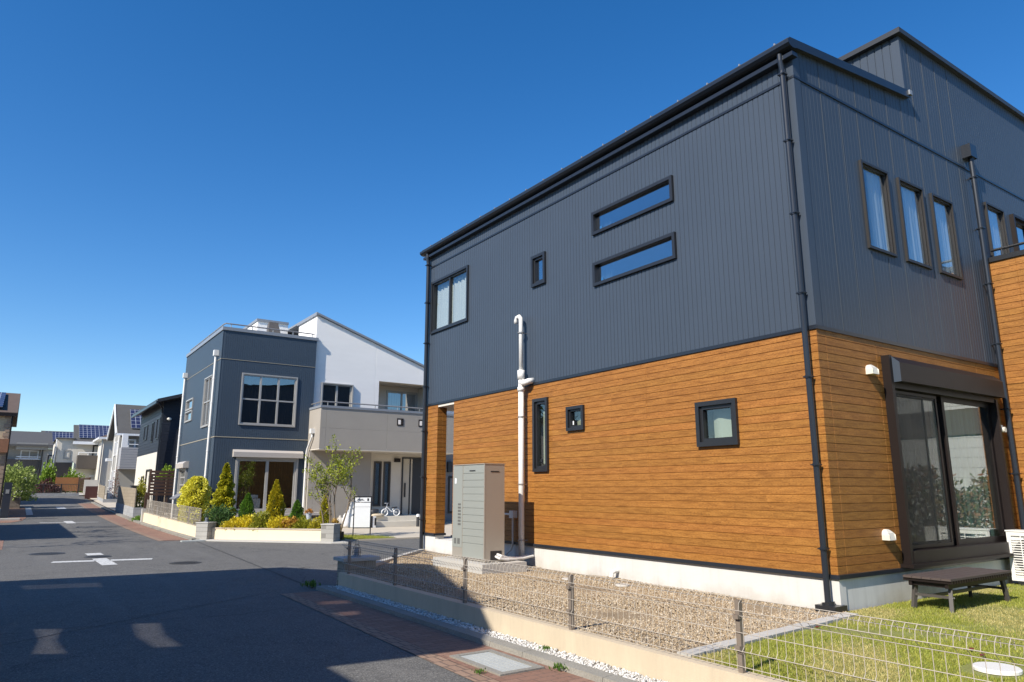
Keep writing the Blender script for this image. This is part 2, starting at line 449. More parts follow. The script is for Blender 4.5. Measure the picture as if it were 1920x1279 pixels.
# ------------------------------------------------------------------ mesh helpers
class MB:
    def __init__(s):
        s.v = []
        s.f = []
    def add(s, vs_, fs_):
        o = len(s.v)
        s.v.extend([tuple(p) for p in vs_])
        s.f.extend([tuple(i + o for i in f) for f in fs_])
        return s
    def box(s, x0, x1, y0, y1, z0, z1):
        x0, x1 = min(x0, x1), max(x0, x1)
        y0, y1 = min(y0, y1), max(y0, y1)
        z0, z1 = min(z0, z1), max(z0, z1)
        return s.add([(x0, y0, z0), (x1, y0, z0), (x1, y1, z0), (x0, y1, z0), (x0, y0, z1), (x1, y0, z1), (x1, y1, z1), (x0, y1, z1)],
                     [(0, 3, 2, 1), (4, 5, 6, 7), (0, 1, 5, 4), (1, 2, 6, 5), (2, 3, 7, 6), (3, 0, 4, 7)])
    def hexa(s, b, t):
        return s.add(list(b) + list(t), [(0, 3, 2, 1), (4, 5, 6, 7), (0, 1, 5, 4), (1, 2, 6, 5), (2, 3, 7, 6), (3, 0, 4, 7)])
    def prism(s, pts, vec):
        """polygon (list of 3D points) pushed along vec"""
        n = len(pts)
        vec = Vector(vec)
        a = [Vector(p) for p in pts]
        b = [p + vec for p in a]
        fs_ = [tuple(range(n)), tuple(range(2 * n - 1, n - 1, -1))]
        for i in range(n):
            j = (i + 1) % n
            fs_.append((i, i + n, j + n, j))
        return s.add(a + b, fs_)
    def slab(s, poly, z0, z1):
        return s.prism([(p[0], p[1], z0) for p in poly], (0, 0, z1 - z0))
    def bar(s, a, b, w, h=None, up=(0, 0, 1)):
        """rectangular bar between points"""
        a, b = Vector(a), Vector(b)
        h = w if h is None else h
        d = (b - a).normalized()
        u = Vector(up)
        if abs(d.dot(u)) > 0.98:
            u = Vector((0, 1, 0))
        r = d.cross(u).normalized() * (w / 2)
        u2 = r.cross(d).normalized() * (h / 2)
        return s.hexa([a - r - u2, a + r - u2, a + r + u2, a - r + u2], [b - r - u2, b + r - u2, b + r + u2, b - r + u2])
    def tube(s, pts, r, n=8, cap=True):
        pts = [Vector(p) for p in pts]
        rs = r if isinstance(r, (list, tuple)) else [r] * len(pts)
        o = len(s.v)
        prev = None
        for i, p in enumerate(pts):
            if i == 0:
                d = pts[1] - p
            elif i == len(pts) - 1:
                d = p - pts[i - 1]
            else:
                d = (pts[i + 1] - p).normalized() + (p - pts[i - 1]).normalized()
            d.normalize()
            if prev is None:
                ref = Vector((0, 0, 1)) if abs(d.z) < 0.9 else Vector((1, 0, 0))
                a = d.cross(ref).normalized()
            else:
                a = (prev - d * prev.dot(d)).normalized()
            prev = a
            b = d.cross(a)
            for k in range(n):
                th = 2 * math.pi * k / n
                s.v.append(tuple(p + (a * math.cos(th) + b * math.sin(th)) * rs[i]))
        for i in range(len(pts) - 1):
            for k in range(n):
                k2 = (k + 1) % n
                s.f.append((o + i * n + k, o + i * n + k2, o + (i + 1) * n + k2, o + (i + 1) * n + k))
        if cap:
            s.f.append(tuple(o + k for k in reversed(range(n))))
            s.f.append(tuple(o + (len(pts) - 1) * n + k for k in range(n)))
        return s
    def lathe(s, c, prof, n=16):
        o = len(s.v)
        for (r, z) in prof:
            for k in range(n):
                th = 2 * math.pi * k / n
                s.v.append((c[0] + r * math.cos(th), c[1] + r * math.sin(th), c[2] + z))
        for i in range(len(prof) - 1):
            for k in range(n):
                k2 = (k + 1) % n
                s.f.append((o + i * n + k, o + i * n + k2, o + (i + 1) * n + k2, o + (i + 1) * n + k))
        s.f.append(tuple(o + k for k in reversed(range(n))))
        s.f.append(tuple(o + (len(prof) - 1) * n + k for k in range(n)))
        return s
    def relief(s, o, u, n, U0, U1, Z0, Z1, pu=None, pz=None, holes=(), top=None):
        """wall sheet with grooves; o origin, u along, n outward; holes (u0,u1,z0,z1)"""
        o, u, n = Vector(o), Vector(u), Vector(n)
        us = {round(U0, 4), round(U1, 4)}
        zs = {round(Z0, 4), round(Z1, 4)}
        for (a, d) in (pu or []):
            if U0 < a < U1:
                us.add(round(a, 4))
        for (a, d) in (pz or []):
            if Z0 < a < Z1:
                zs.add(round(a, 4))
        for h in holes:
            for a in h[:2]:
                if U0 < a < U1:
                    us.add(round(a, 4))
            for a in h[2:]:
                if Z0 < a < Z1:
                    zs.add(round(a, 4))
        us, zs = sorted(us), sorted(zs)
        du = np.interp(us, [p[0] for p in pu], [p[1] for p in pu]) if pu else np.zeros(len(us))
        dz = np.interp(zs, [p[0] for p in pz], [p[1] for p in pz]) if pz else np.zeros(len(zs))
        base = len(s.v)
        nz = len(zs)
        for i, a in enumerate(us):
            for j, z in enumerate(zs):
                zz = z if top is None else min(z, top(a))
                s.v.append(tuple(o + u * a + n * float(min(du[i], 0) + min(dz[j], 0)) + Vector((0, 0, zz))))
        for i in range(len(us) - 1):
            cu = (us[i] + us[i + 1]) / 2
            for j in range(nz - 1):
                cz = (zs[j] + zs[j + 1]) / 2
                if any(h[0] < cu < h[1] and h[2] < cz < h[3] for h in holes):
                    continue
                if top is not None and zs[j] >= top(cu):
                    continue
                a = base + i * nz + j
                s.f.append((a, a + nz, a + nz + 1, a + 1))
        return s
    def build(s, name, m, parent=None, smooth=False, uv=None):
        me = bpy.data.meshes.new(name)
        me.from_pydata(s.v, [], s.f)
        me.validate()
        me.update()
        return link(name, me, m, parent, smooth)

def link(name, me, m, parent=None, smooth=False):
    if isinstance(m, str):
        m = M[m]
    me.materials.append(m)
    o = bpy.data.objects.new(name, me)
    COL.objects.link(o)
    if smooth:
        me.polygons.foreach_set('use_smooth', [True] * len(me.polygons))
    if parent is not None:
        o.parent = parent
        if parent.type == 'EMPTY':
            o.matrix_parent_inverse = Matrix.Translation(parent.location).inverted()
    return o

def np_mesh(name, v, f, m, parent=None, smooth=False):
    v = np.asarray(v, dtype=np.float32)
    f = np.asarray(f, dtype=np.int32)
    k = f.shape[1]
    me = bpy.data.meshes.new(name)
    me.vertices.add(len(v))
    me.vertices.foreach_set('co', v.ravel())
    me.loops.add(f.size)
    me.loops.foreach_set('vertex_index', f.ravel())
    me.polygons.add(len(f))
    me.polygons.foreach_set('loop_start', np.arange(0, f.size, k, dtype=np.int32))
    me.polygons.foreach_set('loop_total', np.full(len(f), k, dtype=np.int32))
    me.update(calc_edges=True)
    return link(name, me, m, parent, smooth)

def tag(o, label=None, cat=None, group=None, kind=None):
    for k, v in (('label', label), ('category', cat), ('group', group), ('kind', kind)):
        if v:
            o[k] = v
    return o

def thing(name, loc, label, cat, group=None):
    o = bpy.data.objects.new(name, None)
    o.empty_display_size = 0.2
    COL.objects.link(o)
    o.location = loc
    return tag(o, label, cat, group)

def struct(name, mb, m):
    return tag(mb.build(name, m), kind='structure')

def copy_tree(o, delta, label=None):
    c = o.copy()
    COL.objects.link(c)
    c.location = o.location + Vector(delta)
    if label:
        c['label'] = label
    for ch in list(o.children):
        d = ch.copy()
        COL.objects.link(d)
        d.parent = c
        d.matrix_parent_inverse = ch.matrix_parent_inverse.copy()
        for g in list(ch.children):
            e = g.copy()
            COL.objects.link(e)
            e.parent = d
            e.matrix_parent_inverse = g.matrix_parent_inverse.copy()
    return c

def ribs(a0, a1, pitch, gw, gd):
    out = []
    a = a0
    while a < a1:
        out += [(a, -gd), (a + gw, -gd), (a + gw + 0.004, 0.0), (a + pitch - 0.004, 0.0)]
        a += pitch
    return out

def grooves(lst, gw, gd):
    out = []
    for a in sorted(lst):
        out += [(a - gw / 2 - 0.003, 0.0), (a - gw / 2, -gd), (a + gw / 2, -gd), (a + gw / 2 + 0.003, 0.0)]
    return out

def gz(y):
    return 0.00043 * max(0.0, y - 25.0) ** 2

class Face:
    """axis-aligned facade: 'A' looks to -x (runs along y), 'B' looks to -y (runs along x)"""
    def __init__(s, axis, plane):
        s.ax, s.p = axis, plane
    def P(s, a, z, d):
        return (s.p - d, a, z) if s.ax == 'A' else (a, s.p - d, z)
    def box(s, mb, a0, a1, z0, z1, d0, d1):
        if s.ax == 'A':
            return mb.box(s.p - d1, s.p - d0, a0, a1, z0, z1)
        return mb.box(a0, a1, s.p - d1, s.p - d0, z0, z1)
    def relief(s, mb, a0, a1, z0, z1, d=0.0, **k):
        if s.ax == 'A':
            return mb.relief((s.p - d, 0, 0), (0, 1, 0), (-1, 0, 0), a0, a1, z0, z1, **k)
        return mb.relief((0, s.p - d, 0), (1, 0, 0), (0, -1, 0), a0, a1, z0, z1, **k)

def curtain(face, parent, a0, a1, z0, z1, d, m, waves=9, amp=0.025):
    mb = MB()
    n = max(8, int(waves * 8))
    o = len(mb.v)
    ph = random.random() * 6
    for i in range(n + 1):
        t_ = i / n
        a = a0 + (a1 - a0) * t_
        w = amp * math.sin(t_ * waves * 2 * math.pi + ph) + amp * 0.5 * math.sin(t_ * waves * 3.3 * math.pi)
        mb.v.append(face.P(a, z0, d + w))
        mb.v.append(face.P(a, z1, d + w * 0.6))
    for i in range(n):
        mb.f.append((o + 2 * i, o + 2 * i + 2, o + 2 * i + 3, o + 2 * i + 1))
    return mb.build('curtain', m, parent, True)

def window(face, parent, a0, a1, z0, z1, fm, proud=0.04, ft=0.05, depth=0.10, vb=(), hb=(), pane='pane', cur=None, cspan=None, waves=6, sash=0.035, room=True, cd=-0.16, name='window', sm=None):
    mb = MB()
    face.box(mb, a0, a1, z1 - ft, z1, -depth, proud)
    face.box(mb, a0, a1, z0, z0 + ft, -depth, proud)
    face.box(mb, a0, a0 + ft, z0 + ft, z1 - ft, -depth, proud)
    face.box(mb, a1 - ft, a1, z0 + ft, z1 - ft, -depth, proud)
    w = mb.build(name, fm, parent)
    ia0, ia1, iz0, iz1 = a0 + ft, a1 - ft, z0 + ft, z1 - ft
    sb = MB()
    av = [ia0] + [ia0 + (ia1 - ia0) * v for v in vb] + [ia1]
    zv = [iz0] + [iz0 + (iz1 - iz0) * v for v in hb] + [iz1]
    f = sash
    sd = (-depth * 0.6, proud * 0.25)
    if f:
        face.box(sb, ia0, ia1, iz0, iz0 + f, *sd)
        face.box(sb, ia0, ia1, iz1 - f, iz1, *sd)
        for i, a in enumerate(av):
            b0 = a if i == 0 else (a - f if i == len(av) - 1 else a - f * 0.75)
            b1 = a + f if i == 0 else (a if i == len(av) - 1 else a + f * 0.75)
            face.box(sb, b0, b1, iz0 + f, iz1 - f, *sd)
        for z in zv[1:-1]:
            for i in range(len(av) - 1):
                face.box(sb, av[i] + f, av[i + 1] - f, z - f * 0.6, z + f * 0.6, sd[0] + 0.003, sd[1] - 0.003)
        sb.build('sash', sm or fm, w)
    pb = MB()
    face.box(pb, ia0 + f * 0.5, ia1 - f * 0.5, iz0 + f * 0.5, iz1 - f * 0.5, -depth * 0.40, -depth * 0.34)
    pb.build('pane', pane, w)
    if cur:
        for (c0, c1) in (cspan or [(0, 1)]):
            curtain(face, w, ia0 + (ia1 - ia0) * c0, ia0 + (ia1 - ia0) * c1, iz0 - 0.02, iz1 + 0.02, cd, cur, waves, 0.05 if cur == 'blind' else 0.025)
    if room:
        rb = MB()
        D = 0.9
        p = lambda a, z, d: face.P(a, z, d)
        A, B, C_, D_ = (a0 + .02, z0 + .02), (a1 - .02, z0 + .02), (a1 - .02, z1 - .02), (a0 + .02, z1 - .02)
        q = [A, B, C_, D_]
        vv = [p(a, z, -depth) for a, z in q] + [p(a, z, -D) for a, z in q]
        rb.add(vv, [(0, 1, 5, 4), (1, 2, 6, 5), (2, 3, 7, 6), (3, 0, 4, 7), (4, 5, 6, 7)])
        rb.build('room_recess', 'room_white' if pane in ('pane_sky', 'pane_b') else 'room', w)
    return w

# ================================================================== SETTING
def strip(mb, x0, x1, y0, y1, dz, step=2.0):
    """ground strip following the street's gentle rise"""
    n = max(1, int(math.ceil((y1 - y0) / step)))
    ys = [y0 + (y1 - y0) * i / n for i in range(n + 1)]
    o = len(mb.v)
    for y in ys:
        a = x0(y) if callable(x0) else x0
        b = x1(y) if callable(x1) else x1
        mb.v.append((a, y, gz(y) + dz))
        mb.v.append((b, y, gz(y) + dz))
    for i in range(n):
        mb.f.append((o + 2 * i, o + 2 * i + 1, o + 2 * i + 3, o + 2 * i + 2))
    return mb

mb = MB()
n_ = 60
for i, y in enumerate([-400, -60, -20] + list(np.linspace(0, 110, 40)) + [160, 300, 900, 2000]):
    h = gz(min(y, 110)) - 0.03
    mb.v += [(-1500, y, h), (-40, y, h), (60, y, h), (1500, y, h)]
for i in range(len(mb.v) // 4 - 1):
    for j in range(3):
        mb.f.append((4 * i + j, 4 * i + j + 1, 4 * i + j + 5, 4 * i + j + 4))
struct('ground', mb, 'soil')

mb = MB()
strip(mb, -0.10, 4.39, -15, 15.7, 0.0)
strip(mb, -9.0, 40.0, 15.7, 22.9, 0.0)
strip(mb, -0.3, 8.0, 22.9, 26.1, 0.0)
strip(mb, lambda y: -9.0 if 29.5 < y < 42 else -0.1, 5.2, 26.1, 76, 0.0)
struct('road', mb, 'asphalt')
# asphalt on the chamfered corner of the near lot
struct('road_corner', MB().slab([(4.36, 12.1), (5.0, 12.55), (8.4, 15.8), (4.36, 15.8)], -0.02, -0.002), 'asphalt')

mb = MB()
strip(mb, lambda y: 3.93 - .035 * (12 - y), 4.39, -12, 12.0, 0.006)
strip(mb, 4.30, 5.05, 26.2, 63, 0.006)
strip(mb, -1.2, -0.05, -12, 15.2, 0.006)
strip(mb, -3.0, -0.05, 25.0, 29.6, 0.006)
struct('pavement', mb, 'pave')
mb = MB()
strip(mb, lambda y: 3.74 - .035 * (12 - y), lambda y: 3.925 - .035 * (12 - y), -12, 12.0, 0.006)
strip(mb, 4.10, 4.295, 26.2, 63, 0.006)
struct('pavement_edging', mb, 'pave_edge')
# far side apron where the brick turns into the side street on the left
mb = MB()
mb.add([(-6, 41.2, gz(41.2) + .01), (0.1, 41.6, gz(41.6) + .01), (0.55, 43.2, gz(43.2) + .01), (0.75, 46, gz(46) + .01), (0.8, 58, gz(58) + .012), (-0.4, 58, gz(58) + .012), (-0.4, 46, gz(46) + .01), (-6, 43, gz(43) + .01)], [(0, 1, 2, 3, 6, 7), (3, 4, 5, 6)])
struct('pavement_corner', mb, 'pave')

# kerbs
mb = MB()
y = -10.0
while y < 11.7:
    mb.hexa([(4.38, y, -.05), (4.54, y, -.05), (4.54, y + .594, -.05), (4.38, y + .594, -.05)],
            [(4.40, y, .055), (4.54, y, .062), (4.54, y + .594, .062), (4.40, y + .594, .055)])
    y += 0.6
mb.hexa([(4.38, 11.6, -.05), (4.54, 11.6, -.05), (4.72, 12.25, -.05), (4.6, 12.33, -.05)], [(4.40, 11.6, .055), (4.54, 11.6, .062), (4.72, 12.25, .05), (4.61, 12.32, .045)])
struct('kerb', mb, 'kerb')
mb = MB()
strip(mb, 5.05, 5.28, 25.9, 63, 0.05)
strip(mb, 5.049, 5.05, 25.9, 63, 0.0)
for y in np.arange(26, 63, 2.0):
    mb.hexa([(5.05, y, gz(y) - .05), (5.28, y, gz(y) - .05), (5.28, y + 1.99, gz(y + 2) - .05), (5.05, y + 1.99, gz(y + 2) - .05)],
            [(5.06, y, gz(y) + .07), (5.28, y, gz(y) + .07), (5.28, y + 1.99, gz(y + 2) + .07), (5.06, y + 1.99, gz(y + 2) + .07)])
struct('far_kerb', mb, 'kerb')
# kerb apron under the planter wall
mb = MB().slab([(5.0, 25.6), (5.3, 25.5), (8.35, 22.05), (8.9, 21.8), (8.9, 22.6), (5.4, 26.3)], -.05, 0.035)
struct('corner_kerb', mb, 'conc')

# road paint
mb = MB()
def dash(p, q, w, z=0.006):
    p, q = Vector((*p, 0)), Vector((*q, 0))
    d = (q - p).normalized()
    r = Vector((d.y, -d.x, 0)) * w / 2
    pts = [p - r, p + r, q + r, q - r]
    mb.add([(v.x, v.y, gz(v.y) + z) for v in pts], [(0, 1, 2, 3)])
dash((0.94, 20.10), (1.79, 19.93), 0.36)
dash((2.10, 19.87), (2.98, 19.69), 0.36)
dash((1.98, 18.65), (1.93, 20.55), 0.31)
dash((1.95, 21.6), (1.93, 22.3), 0.36)
dash((1.2, 41.0), (2.25, 40.8), 0.25)
dash((2.45, 39.9), (2.40, 42.0), 0.38)
dash((2.55, 40.7), (3.6, 40.5), 0.2)
dash((1.2, 57.2), (2.6, 57.2), 0.2)
dash((2.8, 55.6), (2.78, 58.5), 0.5)
dash((2.95, 57.2), (4.2, 57.2), 0.2)
dash((0.95, 49.0), (0.98, 58.5), 0.32)
struct('road_markings', mb, 'road_paint')
# joint in the asphalt across the junction mouth
mb = MB()
dash((4.42, 12.4), (5.1, 25.5), 0.03, 0.004)
struct('road_joint', mb, mat('tar_joint', (0.03, 0.03, 0.03), 0.7))

mb = MB()
dash((-.08, 9.75), (2.0, 11.2), 0.018, 0.004)
dash((2.0, 11.2), (3.7, 12.3), 0.014, 0.004)
struct('road_joint_near', mb, bpy.data.materials['tar_joint'])
# main lot: soil body, gravel bed, lawn
lotm = [(4.81, -12), (30, -12), (30, 15.75), (8.3, 15.75), (4.95, 12.3), (4.81, 12.3)]
struct('lot_base', MB().slab(lotm, -.2, .12), 'soil')
gpoly = [(4.94, 4.66), (7.62, 4.92), (8.23, 5.0), (8.23, 15.6), (5.05, 12.25), (4.94, 12.1)]
struct('gravel_bed', MB().slab(gpoly, .121, .215), 'gravel_bed')
lpoly = [(4.94, -12), (30, -12), (30, 5.05), (8.26, 5.05), (7.66, 4.74), (4.94, 4.48)]
struct('lawn_ground', MB().slab(lpoly, .121, .235), 'lawn_soil')
# paver edging between gravel and lawn
mb = MB()
a, b = Vector((4.96, 4.57, 0)), Vector((8.15, 4.90, 0))
for k in range(12):
    p = a.lerp(b, k / 12)
    q = a.lerp(b, (k + 0.96) / 12)
    d = (q - p).normalized()
    r = Vector((-d.y, d.x, 0)) * 0.075
    mb.prism([(v.x, v.y, 0.12) for v in (p - r, q - r, q + r, p + r)], (0, 0, 0.135 + 0.006 * random.random()))
struct('paver_edging', mb, 'conc')
# pale concrete border on the chamfered corner
struct('lot_border', MB().prism([(5.1, 12.30, 0), (8.25, 15.62, 0), (8.25, 15.78, 0), (4.98, 12.38, 0)], (0, 0, .27)), 'conc')

def in_poly(x, y, poly):
    c = np.zeros(len(x), bool)
    n = len(poly)
    for i in range(n):
        x0, y0 = poly[i]
        x1, y1 = poly[(i + 1) % n]
        cond = ((y0 > y) != (y1 > y)) & (x < (x1 - x0) * (y - y0) / ((y1 - y0) or 1e-9) + x0)
        c ^= cond
    return c

OCT_V = np.array([(1, 0, 0), (0, 1, 0), (-1, 0, 0), (0, -1, 0), (0, 0, 1), (0, 0, -1)], float)
OCT_F = np.array([(0, 1, 4), (1, 2, 4), (2, 3, 4), (3, 0, 4), (1, 0, 5), (2, 1, 5), (3, 2, 5), (0, 3, 5)])
def pebbles(name, x, y, z, size, m):
    n = len(x)
    th = RNG.random(n) * 6.283
    sc_ = size * (0.6 + 0.8 * RNG.random((n, 1))) * np.stack([0.8 + .5 * RNG.random(n), 0.7 + .4 * RNG.random(n), 0.5 + .3 * RNG.random(n)], 1)
    v = OCT_V[None] * sc_[:, None, :] * (0.8 + 0.4 * RNG.random((n, 6, 1)))
    c, s = np.cos(th)[:, None], np.sin(th)[:, None]
    vx = v[..., 0] * c - v[..., 1] * s
    vy = v[..., 0] * s + v[..., 1] * c
    tl = (RNG.random((n, 1)) - .5) * 0.9
    vz = v[..., 2] + vx * tl
    V = np.stack([vx + x[:, None], vy + y[:, None], vz + z[:, None]], 2).reshape(-1, 3)
    F = (OCT_F[None] + (np.arange(n) * 6)[:, None, None]).reshape(-1, 3)
    return np_mesh(name, V, F, m)

N = 130000
x = 4.9 + RNG.random(N) * 3.35
y = 4.6 + RNG.random(N) ** 1.25 * 11.0
k = in_poly(x, y, gpoly) & ~((x > 6.75) & (x < 7.75) & (y > 10.75) & (y < 12.6))
x, y = x[k], y[k]
lump = 0.012 * np.sin(x * 3.1 + 1.3 * np.sin(y * 1.7)) + 0.01 * np.sin(y * 2.7 + x)
tag(pebbles('gravel', x, y, 0.222 + lump + 0.01 * RNG.random(len(x)), 0.0118, M['pebble']), kind='stuff')
N = 10500
y = -2 + RNG.random(N) * 14.1
x = 4.545 + RNG.random(N) * 0.235
struct('chip_bed', MB().box(4.541, 4.789, -12, 12.2, -.05, .02), 'conc')
tag(pebbles('white_stone_chips', x, y, 0.030 + 0.020 * RNG.random(N), 0.0145, M['pebble_white']), kind='stuff')

def grass_blades(x, y, z, h, m, name):
    n = len(x)
    th = RNG.random(n) * 6.283
    w = 0.0035 + 0.003 * RNG.random(n)
    hh = h * (0.5 + RNG.random(n))
    lx, ly = (RNG.random(n) - .5) * hh * 1.3, (RNG.random(n) - .5) * hh * 1.3
    a = np.stack([x - w * np.cos(th), y - w * np.sin(th), z], 1)
    b = np.stack([x + w * np.cos(th), y + w * np.sin(th), z], 1)
    c = np.stack([x + lx, y + ly, z + hh], 1)
    V = np.stack([a, b, c], 1).reshape(-1, 3)
    F = np.arange(3 * n).reshape(-1, 3)
    return np_mesh(name, V, F, m)

N = 300000
x = 4.95 + RNG.random(N) ** 1.3 * 9.5
y = 0.4 + RNG.random(N) * 4.65
dens = np.sin(x * 2.3 + 1.1 * np.sin(y * 3.1)) + np.sin(y * 2.9 + 0.7 * x) + 0.9 * np.sin(x * 7.1 + y * 5.3) + RNG.random(N) * 3.0
k = in_poly(x, y, lpoly) & (dens > 0.3) & (((x - 6.63) / .32) ** 2 + ((y - 2.82) / .22) ** 2 > 1)
x, y, dens = x[k], y[k], dens[k]
dry = (np.sin(x * 1.7 + 2 * np.sin(y * 1.3)) + np.sin(y * 4.1 - x * 2.2) + 1.6 * (RNG.random(len(x)) - .5)) > .55
tag(grass_blades(x[~dry], y[~dry], np.full((~dry).sum(), .228), 0.026, M['grass'], 'grass'), kind='stuff')
tag(grass_blades(x[dry], y[dry], np.full(dry.sum(), .228), 0.021, M['grass_dry'], 'dry_grass'), kind='stuff')

# far lot
lotf = [(5.3, 26.15), (8.45, 22.75), (9.2, 22.75), (9.2, 23.6), (30, 23.2), (30, 42), (5.3, 42)]
struct('far_lot_base', MB().slab([(5.35, 26.2), (8.5, 22.9), (9.1, 22.9), (9.1, 26), (11.2, 29.5), (11.2, 42), (5.35, 42)], -.2, .30), 'soil')
struct('driveway', MB().slab([(8.95, 22.7), (30, 22.3), (30, 40), (11.19, 40), (11.19, 29.5), (9.09, 26)], -.2, .045), 'drive')
struct('small_lawn', MB().slab([(8.98, 22.75), (10.9, 22.72), (10.3, 24.2), (9.1, 25.6)], -.1, .055), 'lawn_soil')
N = 9000
x = 8.98 + RNG.random(N) * 1.9
y = 22.75 + RNG.random(N) * 2.8
k = in_poly(x, y, [(8.98, 22.75), (10.9, 22.72), (10.3, 24.2), (9.1, 25.6)])
tag(grass_blades(x[k], y[k], np.full(k.sum(), .05), 0.06, M['grass'], 'verge_grass'), kind='stuff')
for nm, poly, z1 in (('far_garden', [(5.4, 42), (40, 42), (40, 100), (5.4, 100)], None), ('left_garden', [(-40, 42.5), (-0.4, 42.5), (-0.4, 100), (-40, 100)], None), ('end_garden', [(-30, 76), (40, 76), (40, 100), (-30, 100)], None)):
    mb = MB()
    x0, x1 = poly[0][0], poly[1][0]
    strip(mb, x0, x1, poly[0][1], poly[2][1], 0.05)
    struct(nm, mb, 'drive' if nm == 'far_garden' else 'conc')

# ================================================================== MAIN HOUSE
HX, HY0, HY1 = 8.23, 5.08, 15.75
house = thing('house', (HX, HY0, 0.2), 'large nearby two-storey house in grey ribbed steel above orange wood boards', 'house')
FA = Face('A', HX)
FB = Face('B', HY0)
winA = {'w1': (13.72, 15.52, 5.47, 6.82), 'w2': (10.74, 11.20, 5.66, 6.31), 'h1': (7.34, 9.31, 6.20, 6.64), 'h2': (7.34, 9.31, 5.23, 5.67),
        't1': (10.71, 11.18, 1.98, 3.38), 's1': (9.66, 10.14, 2.69, 3.13), 's2': (6.37, 7.10, 2.26, 2.91)}
ins = lambda h, e=0.012: (h[0] + e, h[1] - e, h[2] + e, h[3] - e)
winB = {'a': (9.70, 10.46, 5.04, 6.40), 'b': (10.76, 11.52, 5.04, 6.40), 'c': (11.80, 12.53, 5.04, 6.40), 'd': (13.86, 14.62, 5.2, 6.74), 'e': (14.92, 16.6, 5.2, 6.74)}
rA = ribs(5.22, 15.62, 0.088, 0.010, 0.008)
mb = MB()
FA.relief(mb, 5.20, 15.75, 3.70, 7.62, pu=rA, holes=[ins(winA[k]) for k in ('w1', 'w2', 'h1', 'h2')])
mb.build('steel_wall', 'steel', house)
roofz = lambda x: 7.70 + 0.095 * (x - HX)
mb = MB()
FB.relief(mb, 8.37, 11.40, 3.70, 8.2, pu=ribs(8.40, 11.4, 0.088, 0.006, 0.0035), holes=[ins(winB[k]) for k in 'ab'], top=roofz)
FB.relief(mb, 11.40, 19.0, 3.70, 9.14, pu=ribs(11.44, 19.0, 0.088, 0.006, 0.0035), holes=[ins(winB[k]) for k in ('b', 'c', 'd', 'e')])
mb.build('steel_wall', 'steel', house)
for x in np.arange(8.86, 13.4, .465):
    zt_ = roofz(x) - .02 if x < 11.4 else 9.12
    segs = [(3.72, 7.22), (7.265, zt_)]
    for w_ in winB.values():
        if w_[0] - .05 < x < w_[1] + .05:
            segs = [(3.72, w_[2] - .04), (w_[3] + .04, 7.22), (7.265, zt_)]
    for z0_, z1_ in segs:
        MB().box(x - .0028, x + .0028, HY0 - .005, HY0 - .0005, z0_, z1_).build('panel_joint', 'joint_grey', house)
mb = MB()   # raised block, side looking over the roof
mb.relief((11.40, 0, 0), (0, 1, 0), (-1, 0, 0), 5.20, 8.5, 7.6, 9.14, pu=ribs(5.22, 8.5, 0.13, 0.016, 0.012))
mb.box(11.42, 19, 8.48, 8.5, 7.6, 9.14)
mb.box(18.98, 19.0, 5.1, 8.47, 3.7, 9.14)
mb.build('raised_block_wall', 'steel', house)
mb = MB()   # folded corner trims
mb.prism([(HX - .008, HY0 - .008, 3.72), (8.37, HY0 - .008, 3.72), (8.37, HY0 + .002, 3.72), (HX + .002, HY0 + .002, 3.72), (HX + .002, 5.20, 3.72), (HX - .008, 5.20, 3.72)], (0, 0, 3.88))
mb.build('corner_trim', 'steel', house)
mb = MB()
mb.box(11.392, 11.46, HY0 - .008, HY0 + .001, 8.06, 9.13)
mb.box(11.392, 11.402, HY0 + .001, 5.20, 8.02, 9.13)
mb.build('corner_trim', 'steel', house)
mb = MB()   # horizontal seams
FA.box(mb, HY0 - .014, 15.76, 7.225, 7.262, -.003, .014)
FB.box(mb, HX + .001, 19.0, 7.225, 7.262, -.003, .014)
FA.box(mb, HY0 - .020, 15.77, 3.665, 3.715, -.003, .020)
FB.box(mb, HX + .001, 13.5, 3.665, 3.715, -.003, .020)
FA.box(mb, HY0 - .032, 14.32, .600, .650, -.003, .032)
FB.box(mb, HX + .001, 13.5, .600, .650, -.003, .032)
FA.box(mb, 15.10, 15.77, .600, .650, -.003, .032)
mb.box(HX + .001, 8.50, 15.068, 15.10, .600, .650)
mb.build('flashing', 'gunmetal', house)
# wood walls
bz = [0.64 + 0.105 * k for k in range(1, 29)]
pz = grooves(bz, 0.006, 0.008)
mb = MB()
FA.relief(mb, HY0, 14.32, 0.64, 3.68, pz=pz, pu=grooves([8.13, 11.16], .005, .004), holes=[ins(winA[k]) for k in ('t1', 's1', 's2')])
mb.build('wood_wall', 'wood', house)
DOORB = (9.80, 12.92, 0.72, 3.12)
mb = MB()
FB.relief(mb, HX, 13.5, 0.64, 3.68, pz=pz, pu=grooves([8.42, 9.62, 12.65], .005, .004), holes=[DOORB])
mb.build('wood_wall', 'wood', house)
mb = MB()   # porch corner pillar and the return of the wall beside the gap
FA.relief(mb, 15.10, 15.75, 0.64, 3.68, pz=pz)
mb.relief((0, 15.10, 0), (1, 0, 0), (0, -1, 0), HX, 8.48, 0.64, 3.68, pz=pz, pu=grooves([8.36], .005, .004))
mb.relief((8.48, 0, 0), (0, 1, 0), (1, 0, 0), 15.10, 15.75, 0.64, 3.68, pz=pz)
mb.relief((0, 15.75, 0), (1, 0, 0), (0, 1, 0), HX, 8.48, 0.64, 3.68, pz=pz)
mb.build('porch_pillar', 'wood', house)
mb = MB()
mb.relief((0, 14.32, 0), (1, 0, 0), (0, 1, 0), HX, 11.0, 0.64, 3.68, pz=pz)
mb.relief((11.0, 0, 0), (0, 1, 0), (-1, 0, 0), 14.32, 15.75, 0.64, 3.68, pz=pz)
